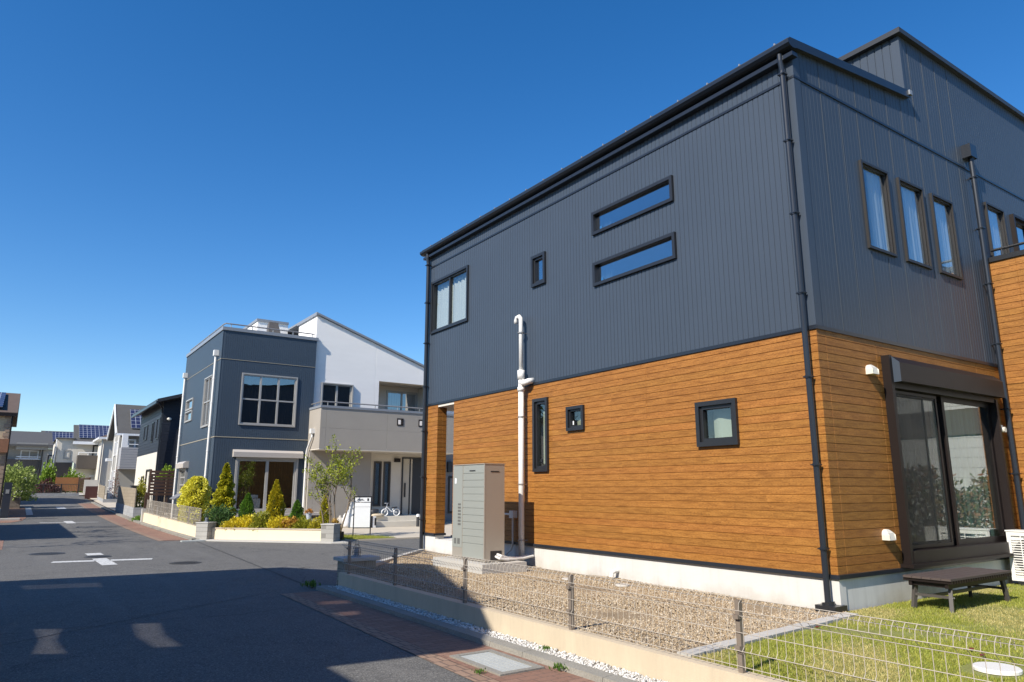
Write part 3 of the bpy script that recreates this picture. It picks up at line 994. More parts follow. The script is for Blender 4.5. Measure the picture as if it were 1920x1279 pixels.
mb.relief((0, 15.75, 0), (1, 0, 0), (0, 1, 0), 11.0, 19.0, 0.64, 3.68, pz=pz)
mb.build('porch_wall', 'wood', house)
mb = MB()
mb.relief((0, 15.75, 0), (1, 0, 0), (0, 1, 0), HX, 19.0, 3.70, 8.6, pu=ribs(8.3, 19, .088, .014, .011), top=roofz)
mb.relief((19.0, 0, 0), (0, 1, 0), (1, 0, 0), HY0, 15.75, 0.2, 8.2)
mb.build('north_wall', 'steel', house)
MB().box(HX + .01, 11.0, 14.33, 15.74, 3.60, 3.66).build('porch_ceiling', 'cream_siding', house)
mb = MB()
mb.box(HX + .008, 13.5, HY0 + .008, 14.30, 0.0, 0.61)
mb.box(HX + .008, 11.4, 14.30, 15.70, 0.0, 0.52)
mb.box(HX + .008, 8.47, 15.11, 15.72, 0.52, 0.60)
mb.box(HX - .004, 8.36, HY0 - .004, HY0 + .12, 0.0, 0.598)
mb.build('foundation', 'plaster', house)
# roof
mb = MB()
zr = lambda x: 7.74 + 0.095 * (x - HX)
mb.prism([(8.08, 5.02, zr(8.08) - .08), (11.40, 5.02, zr(11.4) - .08), (11.40, 5.02, zr(11.4) + .03), (8.08, 5.02, zr(8.08) + .03)], (0, 10.85, 0))
mb.prism([(11.40, 5.12, zr(11.4) - .08), (19.0, 5.12, zr(19) - .08), (19.0, 5.12, zr(19) + .0), (11.40, 5.12, zr(11.4))], (0, 10.7, 0))
mb.box(11.3, 19.05, 5.0, 5.25, 9.14, 9.23)
mb.box(11.3, 11.55, 5.25, 8.6, 9.14, 9.23)
mb.box(11.55, 19.0, 5.25, 8.45, 9.05, 9.14)
rf = mb.build('roof', 'roof', house)
mb = MB()   # verge strip on the short side
mb.prism([(8.10, 5.005, zr(8.1) - .09), (11.42, 5.005, zr(11.42) - .09), (11.42, 5.005, zr(11.42) + .04), (8.10, 5.005, zr(8.1) + .04)], (0, .012, 0))
mb.build('verge_strip', 'gunmetal', rf)
MB().box(11.36, 11.44, 4.98, 5.06, 8.0, 8.08).build('flashing_end', 'flash_metal', rf)
mb = MB()   # half-round box gutter
prof = [(8.20, 7.61), (8.20, 7.70), (8.16, 7.72), (8.05, 7.72), (8.02, 7.70), (8.025, 7.65), (8.06, 7.615), (8.12, 7.60)]
mb.prism([(a, 4.98, b) for a, b in prof], (0, 10.9, 0))
mb.box(8.12, 8.24, 5.0, 15.86, 7.50, 7.56)
mb.build('gutter', 'gunmetal', rf)
for k in range(18):   # snow stops along the eaves
    y = 5.25 + k * 0.60
    mb = MB()
    mb.prism([(8.10, y - .015, 7.74), (8.10, y + .015, 7.74), (8.10, y + .008, 7.80), (8.10, y - .008, 7.80)], (.04, 0, 0))
    mb.prism([(8.10, y - .03, 7.76), (8.25, y - .03, 7.775), (8.25, y + .03, 7.775), (8.10, y + .03, 7.76)], (0, 0, .012))
    mb.build('snow_stop', 'alu', rf)

def downpipe(pts, r, brackets, axis, m='gunmetal', parent=house, n=12, bm='gunmetal', name='downpipe'):
    mb = MB()
    mb.tube(pts, r, n)
    for (p, h) in brackets:
        mb.tube([(p[0], p[1], p[2] - .02), (p[0], p[1], p[2] + .02)], r * 1.22, n)
    o = mb.build(name, m, parent)
    for (p, h) in brackets:
        bb = MB()
        e = (p[0] + .10, p[1], p[2]) if axis == 'A' else (p[0], p[1] + .10, p[2])
        bb.bar(p, e, .02)
        bb.box(p[0] - r * 1.3, p[0] + r * 1.3, p[1] - r * 1.3, p[1] + r * 1.3, p[2] - .008, p[2] + .008)
        bb.build('bracket', bm, o)
    return o
px_, py_ = HX - .085, 5.19
dp = downpipe([(8.12, py_, 7.60), (8.12, py_, 7.5), (px_, py_, 7.35), (px_, py_, 0.30)], .038, [((px_, py_, z), 0) for z in (7.3, 6.3, 5.25, 4.15, 3.05, 1.95, .95)], 'A')
mb = MB()
mb.tube([(px_, py_, .34), (px_, py_ - .01, .28), (px_ + .02, py_ + .01, .27)], .075, 12)
mb.box(px_ - .12, px_ + .13, py_ - .16, py_ + .10, .20, .31)
mb.build('rubber_boot', 'black', dp)
py2 = 15.62
downpipe([(8.12, py2, 7.60), (8.12, py2, 7.5), (px_, py2, 7.35), (px_, py2, 0.2)], .046, [((px_, py2, z), 0) for z in (7.3, 6.3, 5.25, 4.15, 3.05, 1.95, .95)], 'A')
bx, by = 13.36, HY0 - .09
d2 = downpipe([(bx, by, 7.50), (bx, by, .30)], .042, [((bx, by, z), 0) for z in (7.05, 6.1, 5.1, 4.05, 2.95, 1.9, .95)], 'B')
MB().box(bx - .12, bx + .12, by - .06, HY0 + .0, 7.42, 7.66).build('rain_head', 'gunmetal', d2)

# windows of the long face
window(FA, house, *winA['w1'], 'black', .045, .055, vb=(.5,), cur='curtain', waves=10, pane='pane', cd=-.14)
window(FA, house, *winA['w2'], 'black', .05, .06, cur='curtain', cspan=[(0, .55)], waves=3, pane='pane_sky', sash=.045)
for k in ('h1', 'h2'):
    w = window(FA, house, *winA[k], 'black', .045, .055, pane='pane_sky', sash=0.0, cur='curtain', cspan=[(.86, 1.0)], waves=2)
    MB().box(HX + .026, HX + .030, winA[k][1] - .21, winA[k][1] - .15, winA[k][2] + .08, winA[k][2] + .14).build('sticker', 'film', w)
w = window(FA, house, *winA['t1'], 'black', .05, .06, cur='screen_in', cspan=[(.2, 1)], waves=1, pane='pane', sash=.05)
MB().box(HX + .026, HX + .030, 10.96, 11.02, 2.16, 2.22).build('sticker', 'black', w)
w = window(FA, house, *winA['s1'], 'black', .05, .055, cur='screen_in', cspan=[(.4, 1)], waves=1, pane='pane')
MB().box(HX + .026, HX + .030, 10.0, 10.03, 2.80, 2.87).build('sticker', 'white_paint', w)
w = window(FA, house, *winA['s2'], 'black', .05, .065, cur='screen_in', cspan=[(0, .85)], waves=1, pane='pane', sash=.05)
# windows of the short face
for k in 'abc':
    window(FB, house, *winB[k], 'frame_b', .04, .035, depth=.06, pane='pane_b', cur='curtain', cspan=[(.40, 1.0)], waves=4, sash=.025, cd=-.075)
window(FB, house, *winB['d'], 'frame_b', .04, .035, depth=.06, pane='pane_b', cur='curtain', cspan=[(.40, 1.0)], waves=4, sash=.025, cd=-.075)
window(FB, house, *winB['e'], 'bronze', .075, .05, vb=(.5,), pane='pane_dark', cur='curtain_grey', waves=6, sash=.05)

# sliding garden door with shutter box
sd = MB()
FB.box(sd, 9.73, 9.80, .66, 3.47, -.05, .115)
FB.box(sd, 12.92, 12.98, .66, 3.08, -.05, .115)
FB.box(sd, 9.80, 12.92, 3.02, 3.12, -.05, .10)
FB.box(sd, 9.80, 12.92, .70, .86, -.10, .12)
FB.box(sd, 9.66, 13.06, .655, .70, -.02, .17)
sd.build('garden_door_frame', 'bronze', house)
gd = MB()
P = FB.P
gd.prism([P(9.805, 3.10, .02), P(9.805, 3.10, .21), P(9.805, 3.36, .21), P(9.805, 3.46, .10), P(9.805, 3.46, .02)], (3.22, 0, 0))
sbx = gd.build('shutter_box', 'bronze', house)
gd = MB()
gd.prism([P(9.795, 3.095, .02), P(9.795, 3.095, .212), P(9.795, 3.362, .212), P(9.795, 3.465, .10), P(9.795, 3.465, .02)], (.009, 0, 0))
gd.build('end_cap', 'steel', sbx)
gdoor = MB()
mid = 11.36
def leaf(m_, a0, a1, d0, d1, st=.075, bt=.085):
    FB.box(m_, a0, a0 + st, .86, 3.02, d0, d1)
    FB.box(m_, a1 - st, a1, .86, 3.02, d0, d1)
    FB.box(m_, a0 + st, a1 - st, .86, .86 + bt, d0, d1)
    FB.box(m_, a0 + st, a1 - st, 3.02 - st, 3.02, d0, d1)
leaf(gdoor, 9.80, mid + .05, -.085, -.045)
leaf(gdoor, mid - .04, 12.92, -.035, .005)
dl = gdoor.build('door_leaf', 'bronze', house)
pb = MB()
FB.box(pb, 9.87, mid, .92, 2.96, -.068, -.062)
FB.box(pb, mid + .03, 12.85, .92, 2.96, -.018, -.012)
pb.build('pane', glass_mat('garden_door_glass', (0.86, 0.92, 0.89), 0.13, 3.2), dl)
# insect screen in front of the left leaf, fine dark threads
sc_ = MB()
FB.box(sc_, 9.83, 9.87, .88, 3.0, .02, .04)
FB.box(sc_, 11.05, 11.09, .88, 3.0, .02, .04)
FB.box(sc_, 9.87, 11.05, .88, .92, .02, .04)
FB.box(sc_, 9.87, 11.05, 2.96, 3.0, .02, .04)
scr = sc_.build('insect_screen', 'bronze', dl)
m_, t_, b_ = nt('screen_gauze')
b_.inputs['Base Color'].default_value = (0.03, 0.03, 0.03, 1)
tr_ = node(t_, 'ShaderNodeBsdfTransparent')
mx_ = node(t_, 'ShaderNodeMixShader')
mx_.inputs[0].default_value = 0.35
t_.links.new(tr_.outputs[0], mx_.inputs[1])
t_.links.new(b_.outputs[0], mx_.inputs[2])
t_.links.new(mx_.outputs[0], t_.nodes['Material Output'].inputs['Surface'])
gz_ = MB()
FB.box(gz_, 9.87, 11.05, .92, 2.96, .028, .030)
gz_.build('screen_gauze', m_, dl)
curtain(FB, dl, 10.25, mid, .88, 3.0, -.22, 'curtain_grey', 9, .04)
curtain(FB, dl, mid - .02, 12.9, .88, 3.0, -.20, 'curtain_green', 11, .04)
rb = MB()
q = [(9.78, .74), (12.94, .74), (12.94, 3.1), (9.78, 3.1)]
vv = [P(a, z, -.1) for a, z in q] + [P(a, z, -1.6) for a, z in q]
rb.add(vv, [(0, 1, 5, 4), (1, 2, 6, 5), (2, 3, 7, 6), (3, 0, 4, 7), (4, 5, 6, 7)])
rb.build('room_recess', 'room', dl)

def vent_cap(face, a, z, r=.075):
    mb = MB()
    pr = []
    n = 10
    for k in range(n + 1):
        th = math.pi * k / n
        pr.append((a - r * math.cos(th), z + r * 0.9 * math.sin(th)))
    pr += [(a + r, z - r * .9), (a - r, z - r * .9)]
    front = [face.P(p, q, .10 if q < z + .01 else .10 - (q - z) * .9) for p, q in pr]
    back = [face.P(p, q, .0) for p, q in pr]
    n2 = len(pr)
    mb.add(front + back, [tuple(range(n2)), tuple(range(2 * n2 - 1, n2 - 1, -1))] + [(i, i + n2, (i + 1) % n2 + n2, (i + 1) % n2) for i in range(n2)])
    return mb.build('vent_cap', 'white_plastic', house)
vent_cap(FB, 9.38, 3.24)
vent_cap(FB, 9.36, 1.08)
mb = MB()
FB.box(mb, 13.10, 13.20, 2.56, 2.68, 0, .06)
mb.tube([P(13.15, 2.6, .05), P(13.15, 2.6, .11)], .045, 10)
mb.build('outdoor_tap_cover', 'white_plastic', house)

# white soil vent pipe on the long face
vx, vy = HX - .14, 11.42
mb = MB()
mb.tube([(vx, vy, .15), (vx, vy, 3.9)], .056, 14)
mb.tube([(vx, vy, 3.9), (vx, vy, 4.98), (vx, vy + .01, 5.05), (vx, vy + .06, 5.10), (vx, vy + .14, 5.09), (vx, vy + .17, 5.03), (vx, vy + .175, 4.97)], .043, 14)
mb.tube([(vx, vy, 3.80), (vx, vy, 3.98)], .074, 14)
mb.tube([(vx, vy, 3.56), (vx, vy, 3.64)], .074, 14)
mb.tube([(vx, vy, 3.72), (vx, vy - .16, 3.72), (vx + .03, vy - .21, 3.74), (vx + .14, vy - .22, 3.76)], .058, 14)
mb.tube([(vx, vy - .06, 3.72), (vx, vy - .10, 3.72)], .068, 14)
vp = mb.build('vent_pipe', 'white_pvc', house, True)
mb = MB()
for z in (4.75, 3.05, 1.75, .7):
    mb.tube([(vx, vy, z - .012), (vx, vy, z + .012)], .067, 14)
    mb.bar((vx, vy, z), (HX, vy, z), .018)
mb.build('pipe_clamp', 'alu', vp)
# socket box with conduit beside the water heater
mb = MB()
FA.box(mb, 11.76, 11.90, 1.10, 1.24, 0, .10)
eb = mb.build('socket_box', 'white_plastic', house)
mb = MB()
mb.tube([(8.17, 11.83, 1.10), (8.17, 11.83, .62), (8.15, 11.86, .50), (8.05, 11.95, .38), (7.75, 12.0, .33)], .018, 8)
mb.tube([(8.17, 11.9, 1.17), (8.17, 12.2, 1.17)], .02, 8)
mb.build('conduit', 'white_plastic', eb)
mb = MB()
mb.tube([(8.22, 8.92, .36), (8.15, 8.92, .36), (8.10, 8.92, .34), (8.09, 8.92, .27)], .035, 10)
mb.build('drain_elbow', 'white_pvc', house)

# balcony wing at the right edge
FW = Face('A', 13.5)
wz = grooves([0.64 + .105 * k for k in range(1, 46)], .006, .008)
mb = MB()
FW.relief(mb, 4.25, HY0, 3.376, 5.50, pz=wz, pu=grooves([4.6], .005, .004))
mb.relief((0, 4.25, 0), (1, 0, 0), (0, -1, 0), 13.5, 18.5, 3.376, 5.50, pz=wz)
mb.box(13.51, 18.5, 4.26, HY0 - .01, 3.36, 3.374)
FW.relief(mb, 4.72, HY0, .64, 3.355, pz=wz)
mb.relief((0, 4.72, 0), (1, 0, 0), (0, -1, 0), 13.5, 18.5, .64, 3.355, pz=wz)
mb.build('wing_wall', 'wood', house)
mb = MB()
mb.box(13.47, 13.66, 4.23, HY0 - .001, 5.50, 5.585)
mb.box(13.66, 18.5, 4.23, 4.41, 5.50, 5.585)
mb.build('balcony_cap', 'black', house)
mb = MB()
mb.tube([(18.4, 4.32, 5.72), (13.56, 4.32, 5.72), (13.56, HY0 - .12, 5.72)], .024, 10)
for y in (4.34, 4.8):
    mb.tube([(13.56, y, 5.58), (13.56, y, 5.72)], .018, 8)
mb.build('balcony_rail', 'black', house)
mb = MB()
mb.box(13.66, 18.5, 4.41, HY0 - .03, 4.4, 4.5)
mb.box(13.52, 18.4, 4.74, HY0 - .01, .1, .60)
mb.build('balcony_floor', 'plaster', house)

# ================================================================== THINGS NEAR THE HOUSE
heater = thing('water_heater', (7.15, 11.5, .38), 'tall grey-green heat-pump tank cabinet on white slab beside porch', 'water heater')
mb = MB()
HXf, HXb = 6.97, 7.40
H0, H1 = 10.98, 12.10
sp = 11.74
rows = [0.44 + .125 * k for k in range(14)]
mb.relief((HXf, 0, 0), (0, 1, 0), (-1, 0, 0), H0 + .02, sp - .008, .44, 2.09, pz=grooves(rows[2:13], .008, .008))
mb.box(HXf + .012, HXf + .02, H0 + .02, sp, .44, 2.09)
mb.build('front_panel', 'heat_front', heater)
mb = MB()
mb.box(HXf - .006, HXf + .03, sp + .008, H1, .60, 2.09)
fp = mb.build('service_panel', 'heat_front', heater)
mb = MB()
for k in range(7):
    mb.box(HXf - .010, HXf - .006, 11.80, 11.90, 1.0 + .06 * k, 1.035 + .06 * k)
mb.box(HXf - .009, HXf - .006, 11.82, 11.91, .66, .76)
mb.box(HXf - .009, HXf - .006, 11.95, 12.03, .66, .76)
mb.build('louvre', mat('dark_vent_grey', (.13, .13, .12), .6), fp)
MB().box(HXf - .009, HXf - .006, 11.97, 12.03, 1.76, 1.86).build('badge', 'white_paint', fp)
mb = MB()
mb.box(HXf + .02, HXb, H0, H1 - .003, .40, 2.10)
mb.box(HXf - .004, HXf + .022, H0 - .002, H0 + .019, .40, 2.10)
mb.box(HXf - .003, HXf + .022, sp - .008, sp + .007, .44, 2.09)
mb.box(HXf - .003, HXf + .022, sp + .007, H1 - .001, .40, .60)
mb.box(HXf - .008, HXb + .008, H0 - .008, H1 + .006, 2.10, 2.115)
cb = mb.build('cabinet', 'heat_side', heater)
mb = MB()
mb.box(7.10, 7.28, H0 - .006, H0 + .001, 1.96, 1.98)
mb.box(HXf - .006, HXf + .01, 11.30, 11.50, 1.98, 2.0)
mb.box(7.10, 7.34, H0 - .004, H0 + .002, .42, .58)
mb.build('handle_slot', 'black', cb)
mb = MB()
mb.tube([(7.24, 11.0, .52), (7.30, 10.94, .49), (7.48, 10.98, .44), (7.85, 11.2, .41), (8.2, 11.32, .42)], .026, 10)
mb.tube([(7.20, 11.0, .49), (7.26, 10.93, .45), (7.45, 10.95, .42), (7.9, 11.1, .405), (8.2, 11.2, .43)], .022, 10)
mb.build('lagged_hose', 'white_pvc', heater)
mb = MB()
mb.box(6.78, 7.72, 10.74, 12.5, .10, .385)
tag(mb.build('concrete_slab', 'conc'), 'pale concrete slab carrying the grey water heater cabinet on gravel', 'slab')

def disc(name, c, r, h, m, n=28, sx=1.0):
    mb = MB()
    prof = [(r, 0), (r, h * .7), (r * .94, h), (0.001, h)]
    mb.lathe(c, prof, n)
    return mb.build(name, m)
tag(disc('drain_cover', (6.62, 2.80, .24), .17, .03, M['white_pvc']), 'round white inspection cover set in the lawn behind mesh fence', 'drain cover')
for i, (cx, cy, lb) in enumerate([(7.55, 9.35, 'small round pale drain cover sunk in gravel by the tall white pipe'), (7.75, 8.3, 'small round pale drain cover in gravel below the square window'), (7.3, 13.3, 'pale drain cover in gravel at the left of the grey heater slab')]):
    tag(disc('gravel_drain_cover', (cx, cy, .225), .11, .025, M['conc']), lb, 'drain cover')

# bench / step in front of the garden door
bench = thing('step_bench', (9.95, 4.55, .24), 'low dark brown slatted step bench on the lawn below the glass door', 'bench')
bx0, bx1, by0, by1, bt = 9.15, 10.80, 4.24, 4.80, .62
mb = MB()
nb = 5
wv = (by1 - by0) / nb
for k in range(nb):
    mb.box(bx0, bx1, by0 + wv * k + .003, by0 + wv * (k + 1) - .003, bt - .025, bt)
top = mb.build('bench_top', mat('brown_composite_deck', (.080, .060, .054), .6, .08, 4, stretch=(1, 8, 1)), bench)
mb = MB()
for k in range(26):
    x = bx0 + .03 + k * (bx1 - bx0 - .06) / 25
    mb.box(x - .014, x + .014, by0 - .002, by1 + .002, bt - .060, bt - .026)
mb.build('deck_ribs', 'bronze', top)
mb = MB()
mb.box(bx0 + .03, bx1 - .03, by0 + .05, by0 + .09, bt - .115, bt - .061)
mb.box(bx0 + .03, bx1 - .03, by1 - .09, by1 - .05, bt - .115, bt - .061)
mb.box(bx0 + .06, bx0 + .10, by0 + .09, by1 - .09, bt - .110, bt - .062)
mb.box(bx1 - .10, bx1 - .06, by0 + .09, by1 - .09, bt - .110, bt - .062)
mb.build('frame_rail', 'bronze', bench)
for sx, x in ((-1, bx0 + .14), (1, bx1 - .14)):
    for sy, y in ((-1, by0 + .08), (1, by1 - .08)):
        mb = MB()
        mb.bar((x, y, bt - .06), (x + sx * .07, y + sy * .02, .22), .042, .05)
        lg = mb.build('leg', 'bronze_lt', bench)
        MB().tube([(x + sx * .045, y + sy * .015 - .032, .40), (x + sx * .045, y + sy * .015 - .038, .40)], .011, 8).build('bolt', 'alu', lg)
mb = MB()
mb.bar((bx0 + .10, by0 + .08, .40), (bx0 + .10, by1 - .08, .40), .03)
mb.bar((bx1 - .10, by0 + .08, .40), (bx1 - .10, by1 - .08, .40), .03)
mb.bar((bx0 + .10, 4.52, .40), (bx1 - .10, 4.52, .40), .03, .035)
mb.build('stretcher', 'bronze_lt', bench)

# air conditioner outdoor unit
ac = thing('air_conditioner', (12.8, 4.55, .24), 'white outdoor air-conditioner unit with slatted grille at the right edge', 'air conditioner')
mb = MB()
AX0, AX1, AY0, AY1, AZ0, AZ1 = 12.66, 12.98, 4.10, 4.98, .30, 1.02
mb.box(AX0 + .03, AX1, AY0, AY1, AZ0, AZ1)
mb.box(AX0, AX0 + .029, AY0, AY1, AZ0, AZ0 + .05)
mb.box(AX0, AX0 + .029, AY0, AY1, AZ1 - .06, AZ1)
mb.box(AX0, AX0 + .029, AY1 - .055, AY1, AZ0 + .05, AZ1 - .06)
mb.box(AX0, AX0 + .029, AY0, AY0 + .25, AZ0 + .05, AZ1 - .06)
mb.box(AX0 - .01, AX1 + .01, AY0 - .01, AY1 + .01, AZ1, AZ1 + .02)
mb.build('casing', 'white_pvc', ac)
mb = MB()
for k in range(16):
    z = AZ0 + .07 + k * .036
    mb.bar((AX0 - .004, AY0 + .25, z), (AX0 - .004, AY1 - .055, z), .012, .015)
for y in (4.45, 4.62, 4.79):
    mb.box(AX0 - .012, AX0 - .005, y - .006, y + .006, AZ0 + .05, AZ1 - .06)
mb.build('grille', 'white_pvc', ac)
mb = MB()
mb.lathe((0, 0, 0), [(0.3, 0), (.3, .006)], 28)
mb.v = [(AX0 + .024 - z, 4.62 + x, .66 + y) for x, y, z in mb.v]
mb.build('fan', 'door_dark', ac)
mb = MB()
for y in (AY0 + .12, AY1 - .16):
    mb.box(AX0 - .01, AX1 + .02, y, y + .08, .22, AZ0)
mb.build('foot', 'black', ac)
mb = MB()
mb.tube([(12.95, 5.02, .55), (12.92, 5.03, .75), (12.98, 5.04, 1.0), (13.05, 5.05, 1.4)], .03, 8)
mb.build('refrigerant_hose', 'white_pvc', ac)

# stray dead leaves on the lawn
for i, (lx, ly, lb) in enumerate([(7.0, 3.06, 'curled red-brown dead leaf lying on the lawn nearest the round white cover'), (7.18, 3.22, 'second red-brown dead leaf on lawn just behind the one by the cover'), (10.9, 4.1, 'lone dead leaf on lawn right of the step bench'), (7.0, 4.6, 'brown dead leaf in the grass beside the paver edging')]):
    mb = MB()
    s_ = .045
    mb.add([(lx - s_, ly, .262), (lx, ly - s_ * .5, .275), (lx + s_, ly + .01, .268), (lx, ly + s_ * .5, .272), (lx, ly, .258)], [(0, 1, 4), (1, 2, 4), (2, 3, 4), (3, 0, 4)])
    o = mb.build('dead_leaf', 'deadleaf')
    sm = o.modifiers.new('thick', 'SOLIDIFY')
    sm.thickness = .003
    tag(o, lb, 'leaf')

# ================================================================== LOW WALL AND MESH FENCE
mb = MB()
seg = 1.83
y = -10.0
mb.box(4.79, 4.93, -10, 12.22, -.1, .25)
tag(mb.build('low_wall', 'beige_conc'), 'low beige concrete wall along the pavement carrying the near mesh fence', 'wall')

def mesh_fence(root, p0, p1, zf, h, pitch, r, zb, curl=True, m='wire', posts=(), pm='post', pw=.042, name='mesh_panel', outward=(-1, 0)):
    """welded wire fence from p0 to p1; zf(t) base height"""
    p0, p1 = Vector((*p0, 0)), Vector((*p1, 0))
    L = (p1 - p0).length
    d = (p1 - p0) / L
    o = Vector((outward[0], outward[1], 0))
    mb = MB()
    n = int(L / pitch)
    if curl:
        prof = [(0, .03), (0, .14), (.025, .17), (0, .20), (0, h - .14), (.045, h - .10), (.035, h - .045), (.0, h - .01), (-.04, h - .03), (-.045, h - .075)]
        hz = [(.0, .05), (.027, .17), (.0, .30), (.0, h - .145), (.047, h - .10), (.0, h - .008), (-.045, h - .05)]
    else:
        prof = [(0, .02), (0, h)]
        hz = [(0, .04), (0, h * .35), (0, h * .68), (0, h - .01)]
    for i in range(n + 1):
        b = p0 + d * (i * pitch)
        z = zf(b.y)
        pts = [b + o * a + Vector((0, 0, z + q)) for a, q in prof]
        mb.tube(pts, r, 4, False)
    for a, q in hz:
        k = max(1, int(L / 3))
        pts = [p0 + d * (L * i / k) + o * a for i in range(k + 1)]
        pts = [p + Vector((0, 0, zf(p.y) + q)) for p in pts]
        mb.tube(pts, r * 1.15, 4, False)
    mb.build(name, m, root)
    for py in posts:
        t_ = (py - p0.y) / (p1.y - p0.y)
        b = p0 + (p1 - p0) * t_
        z = zf(b.y)
        q = MB()
        q.box(b.x - pw * .5 + .03, b.x + pw * .5 + .03, b.y - pw * .5, b.y + pw * .5, z - .01, z + h - .03)
        po = q.build('post', pm, root)
        q = MB()
        for zz in (.17, .40):
            q.box(b.x + .003 - .02, b.x + .04, b.y - pw * .6, b.y + pw * .6, z + zz, z + zz + .03)
        q.build('clip', pm, po)

fence = thing('mesh_fence', (4.86, 6, .25), 'bronze wire mesh fence with rolled top on the near beige wall', 'fence')
mesh_fence(fence, (4.83, -6.0), (4.83, 12.12), lambda y: .25, .57, .075, .0026, 0, posts=[11.95, 10.14, 8.10, 5.98, 3.88, 1.8])

# brick gate pier at the end of the wall, with a wire lantern on it
pier = thing('gate_pier', (5.15, 12.45, 0), 'dark stone pier with flat cap at the far end of the near mesh fence', 'pier')
mb = MB().box(4.92, 5.50, 12.26, 12.62, -.05, .42)
mb.build('pier_body', brick_mat('grey_stone_pier', (.30, .27, .22), (.40, .36, .29), (.16, .15, .13), .3, .14, 'XZ', .05), pier)
MB().box(4.86, 5.56, 12.20, 12.68, .42, .475).build('pier_cap', 'conc', pier)
lan = thing('wire_lantern', (5.2, 12.44, .475), 'small round wire-caged lantern standing on the near stone pier', 'lantern')
mb = MB()
for k in range(8):
    th = math.pi * 2 * k / 8
    mb.tube([(5.2 + .07 * math.cos(th) * f, 12.44 + .07 * math.sin(th) * f, .475 + z) for f, z in ((1, .02), (1.15, .08), (1, .15), (.5, .20), (.1, .215))], .004, 5)
for z, f in ((.02, 1), (.08, 1.15), (.15, 1.0)):
    mb.tube([(5.2 + .07 * f * math.cos(a), 12.44 + .07 * f * math.sin(a), .475 + z) for a in np.linspace(0, 6.283, 13)], .004, 5, False)
mb.tube([(5.2, 12.36, .68), (5.2, 12.38, .75), (5.2, 12.44, .78), (5.2, 12.50, .75), (5.2, 12.52, .68)], .004, 5)
mb.build('cage', 'black', lan)
MB().lathe((5.2, 12.44, .475), [(.085, 0), (.085, .02), (.05, .03), (.05, .12), (.02, .15)], 14).build('lamp_body', 'flash_metal', lan)

# gutter lid set in the brick pavement
lid = thing('drain_grate', (4.05, 6.15, 0), 'rectangular pale steel drain lid in a concrete frame on the brick pavement', 'drain cover')
mb = MB()
X0, X1, Y0, Y1 = 3.80, 4.30, 5.70, 6.62
fw = .07
mb.box(X0, X1, Y0, Y0 + fw, .0, .022)
mb.box(X0, X1, Y1 - fw, Y1, .0, .022)
mb.box(X0, X0 + fw, Y0 + fw, Y1 - fw, .0, .022)
mb.box(X1 - fw, X1, Y0 + fw, Y1 - fw, .0, .022)
mb.build('frame', 'kerb', lid)
mb = MB()
w_ = (X1 - X0 - 2 * fw - .01) / 5
for k in range(5):
    mb.box(X0 + fw + .005 + w_ * k, X0 + fw + .005 + w_ * (k + 1) - .006, Y0 + fw + .005, Y1 - fw - .005, .0, .018)
mb.build('lid_plate', 'lid', lid)
tag(MB().box(4.65, 5.35, 25.35, 25.62, .0, .038).build('drain_grate', 'lid'), 'flat pale drain lid in the road before the far left stone pier', 'drain cover')

# manholes
def manhole(x, y, r, lb):
    t_ = thing('manhole_cover', (x, y, 0), lb, 'manhole cover')
    mb = MB()
    mb.lathe((x, y, 0), [(r, .002), (r, .008), (r * .93, .0082), (r * .93, .004)], 36)
    mb.build('rim', mat('iron_rim', (.06, .058, .055), .6), t_)
    mb = MB()
    for i in range(-7, 8):
        for j in range(-7, 8):
            px, py = i * r / 8, j * r / 8
            if px * px + py * py < (r * .88) ** 2 and (i + j) % 2 == 0:
                mb.box(x + px - r / 18, x + px + r / 18, y + py - r / 18, y + py + r / 18, .008, .011)
    mb.lathe((x, y, 0), [(r * .92, .003), (r * .92, .0075)], 36)
    mb.build('iron_plate', mat('cast_iron', (.045, .044, .043), .55, .15, 5), t_)
manhole(1.95, 21.1, .31, 'dark round manhole between the two white paint strokes on the road')
manhole(.93, 22.8, .42, 'plain dark round manhole left of the white road cross')
manhole(3.45, 18.2, .34, 'dark round manhole right of the white road cross')

# ================================================================== FAR HOUSE
FH = thing('house', (8.5, 34.5, .3), 'slate blue and white two-storey house with greige balcony across the side street', 'house')
GX, GY = 6.5, 30.72
GA = Face('A', GX)
GB = Face('B', GY)
wb = (7.38, 9.74, 4.28, 6.46)
dbr = (7.40, 9.98, .72, 2.96)
mb = MB()
GB.relief(mb, GX, 10.5, .35, 8.20, pu=ribs(GX + .06, 10.5, .088, .009, .007), holes=[ins(wb), ins(dbr)])
mb.build('steel_wall', 'steel_far', FH)
wl = (31.95, 33.45, 4.28, 6.47)
ws1 = (35.75, 37.35, 5.36, 5.88)
ws2 = (35.75, 37.35, 4.80, 5.31)
wbt = (35.6, 37.2, 1.45, 2.62)
mb = MB()
GA.relief(mb, GY, 38.5, .35, 8.20, pu=ribs(GY + .06, 38.5, .088, .014, .011), holes=[ins(w_) for w_ in (wl, ws1, ws2, wbt)])
mb.relief((0, 38.5, 0), (1, 0, 0), (0, 1, 0), GX, 17, .3, 8.2)
mb.build('steel_wall', 'steel_far', FH)
mb = MB()
GA.box(mb, GY - .014, 38.5, 6.975, 6.995, -.003, .014)
GB.box(mb, GX + .001, 10.5, 6.975, 6.995, -.003, .014)
GA.box(mb, GY - .014, 38.5, 3.74, 3.775, -.003, .014)
GB.box(mb, GX + .001, 10.36, 3.74, 3.775, -.003, .014)
mb.build('trim_band', 'trim_beige', FH)
MB().box(GX + .01, 10.6, GY + .01, 38.4, .1, .38).build('foundation', 'plaster', FH)
mb = MB()
mb.box(GX - .04, 10.56, GY - .04, GY + .16, 8.20, 8.34)
mb.box(GX - .04, GX + .16, GY + .16, 38.5, 8.20, 8.34)
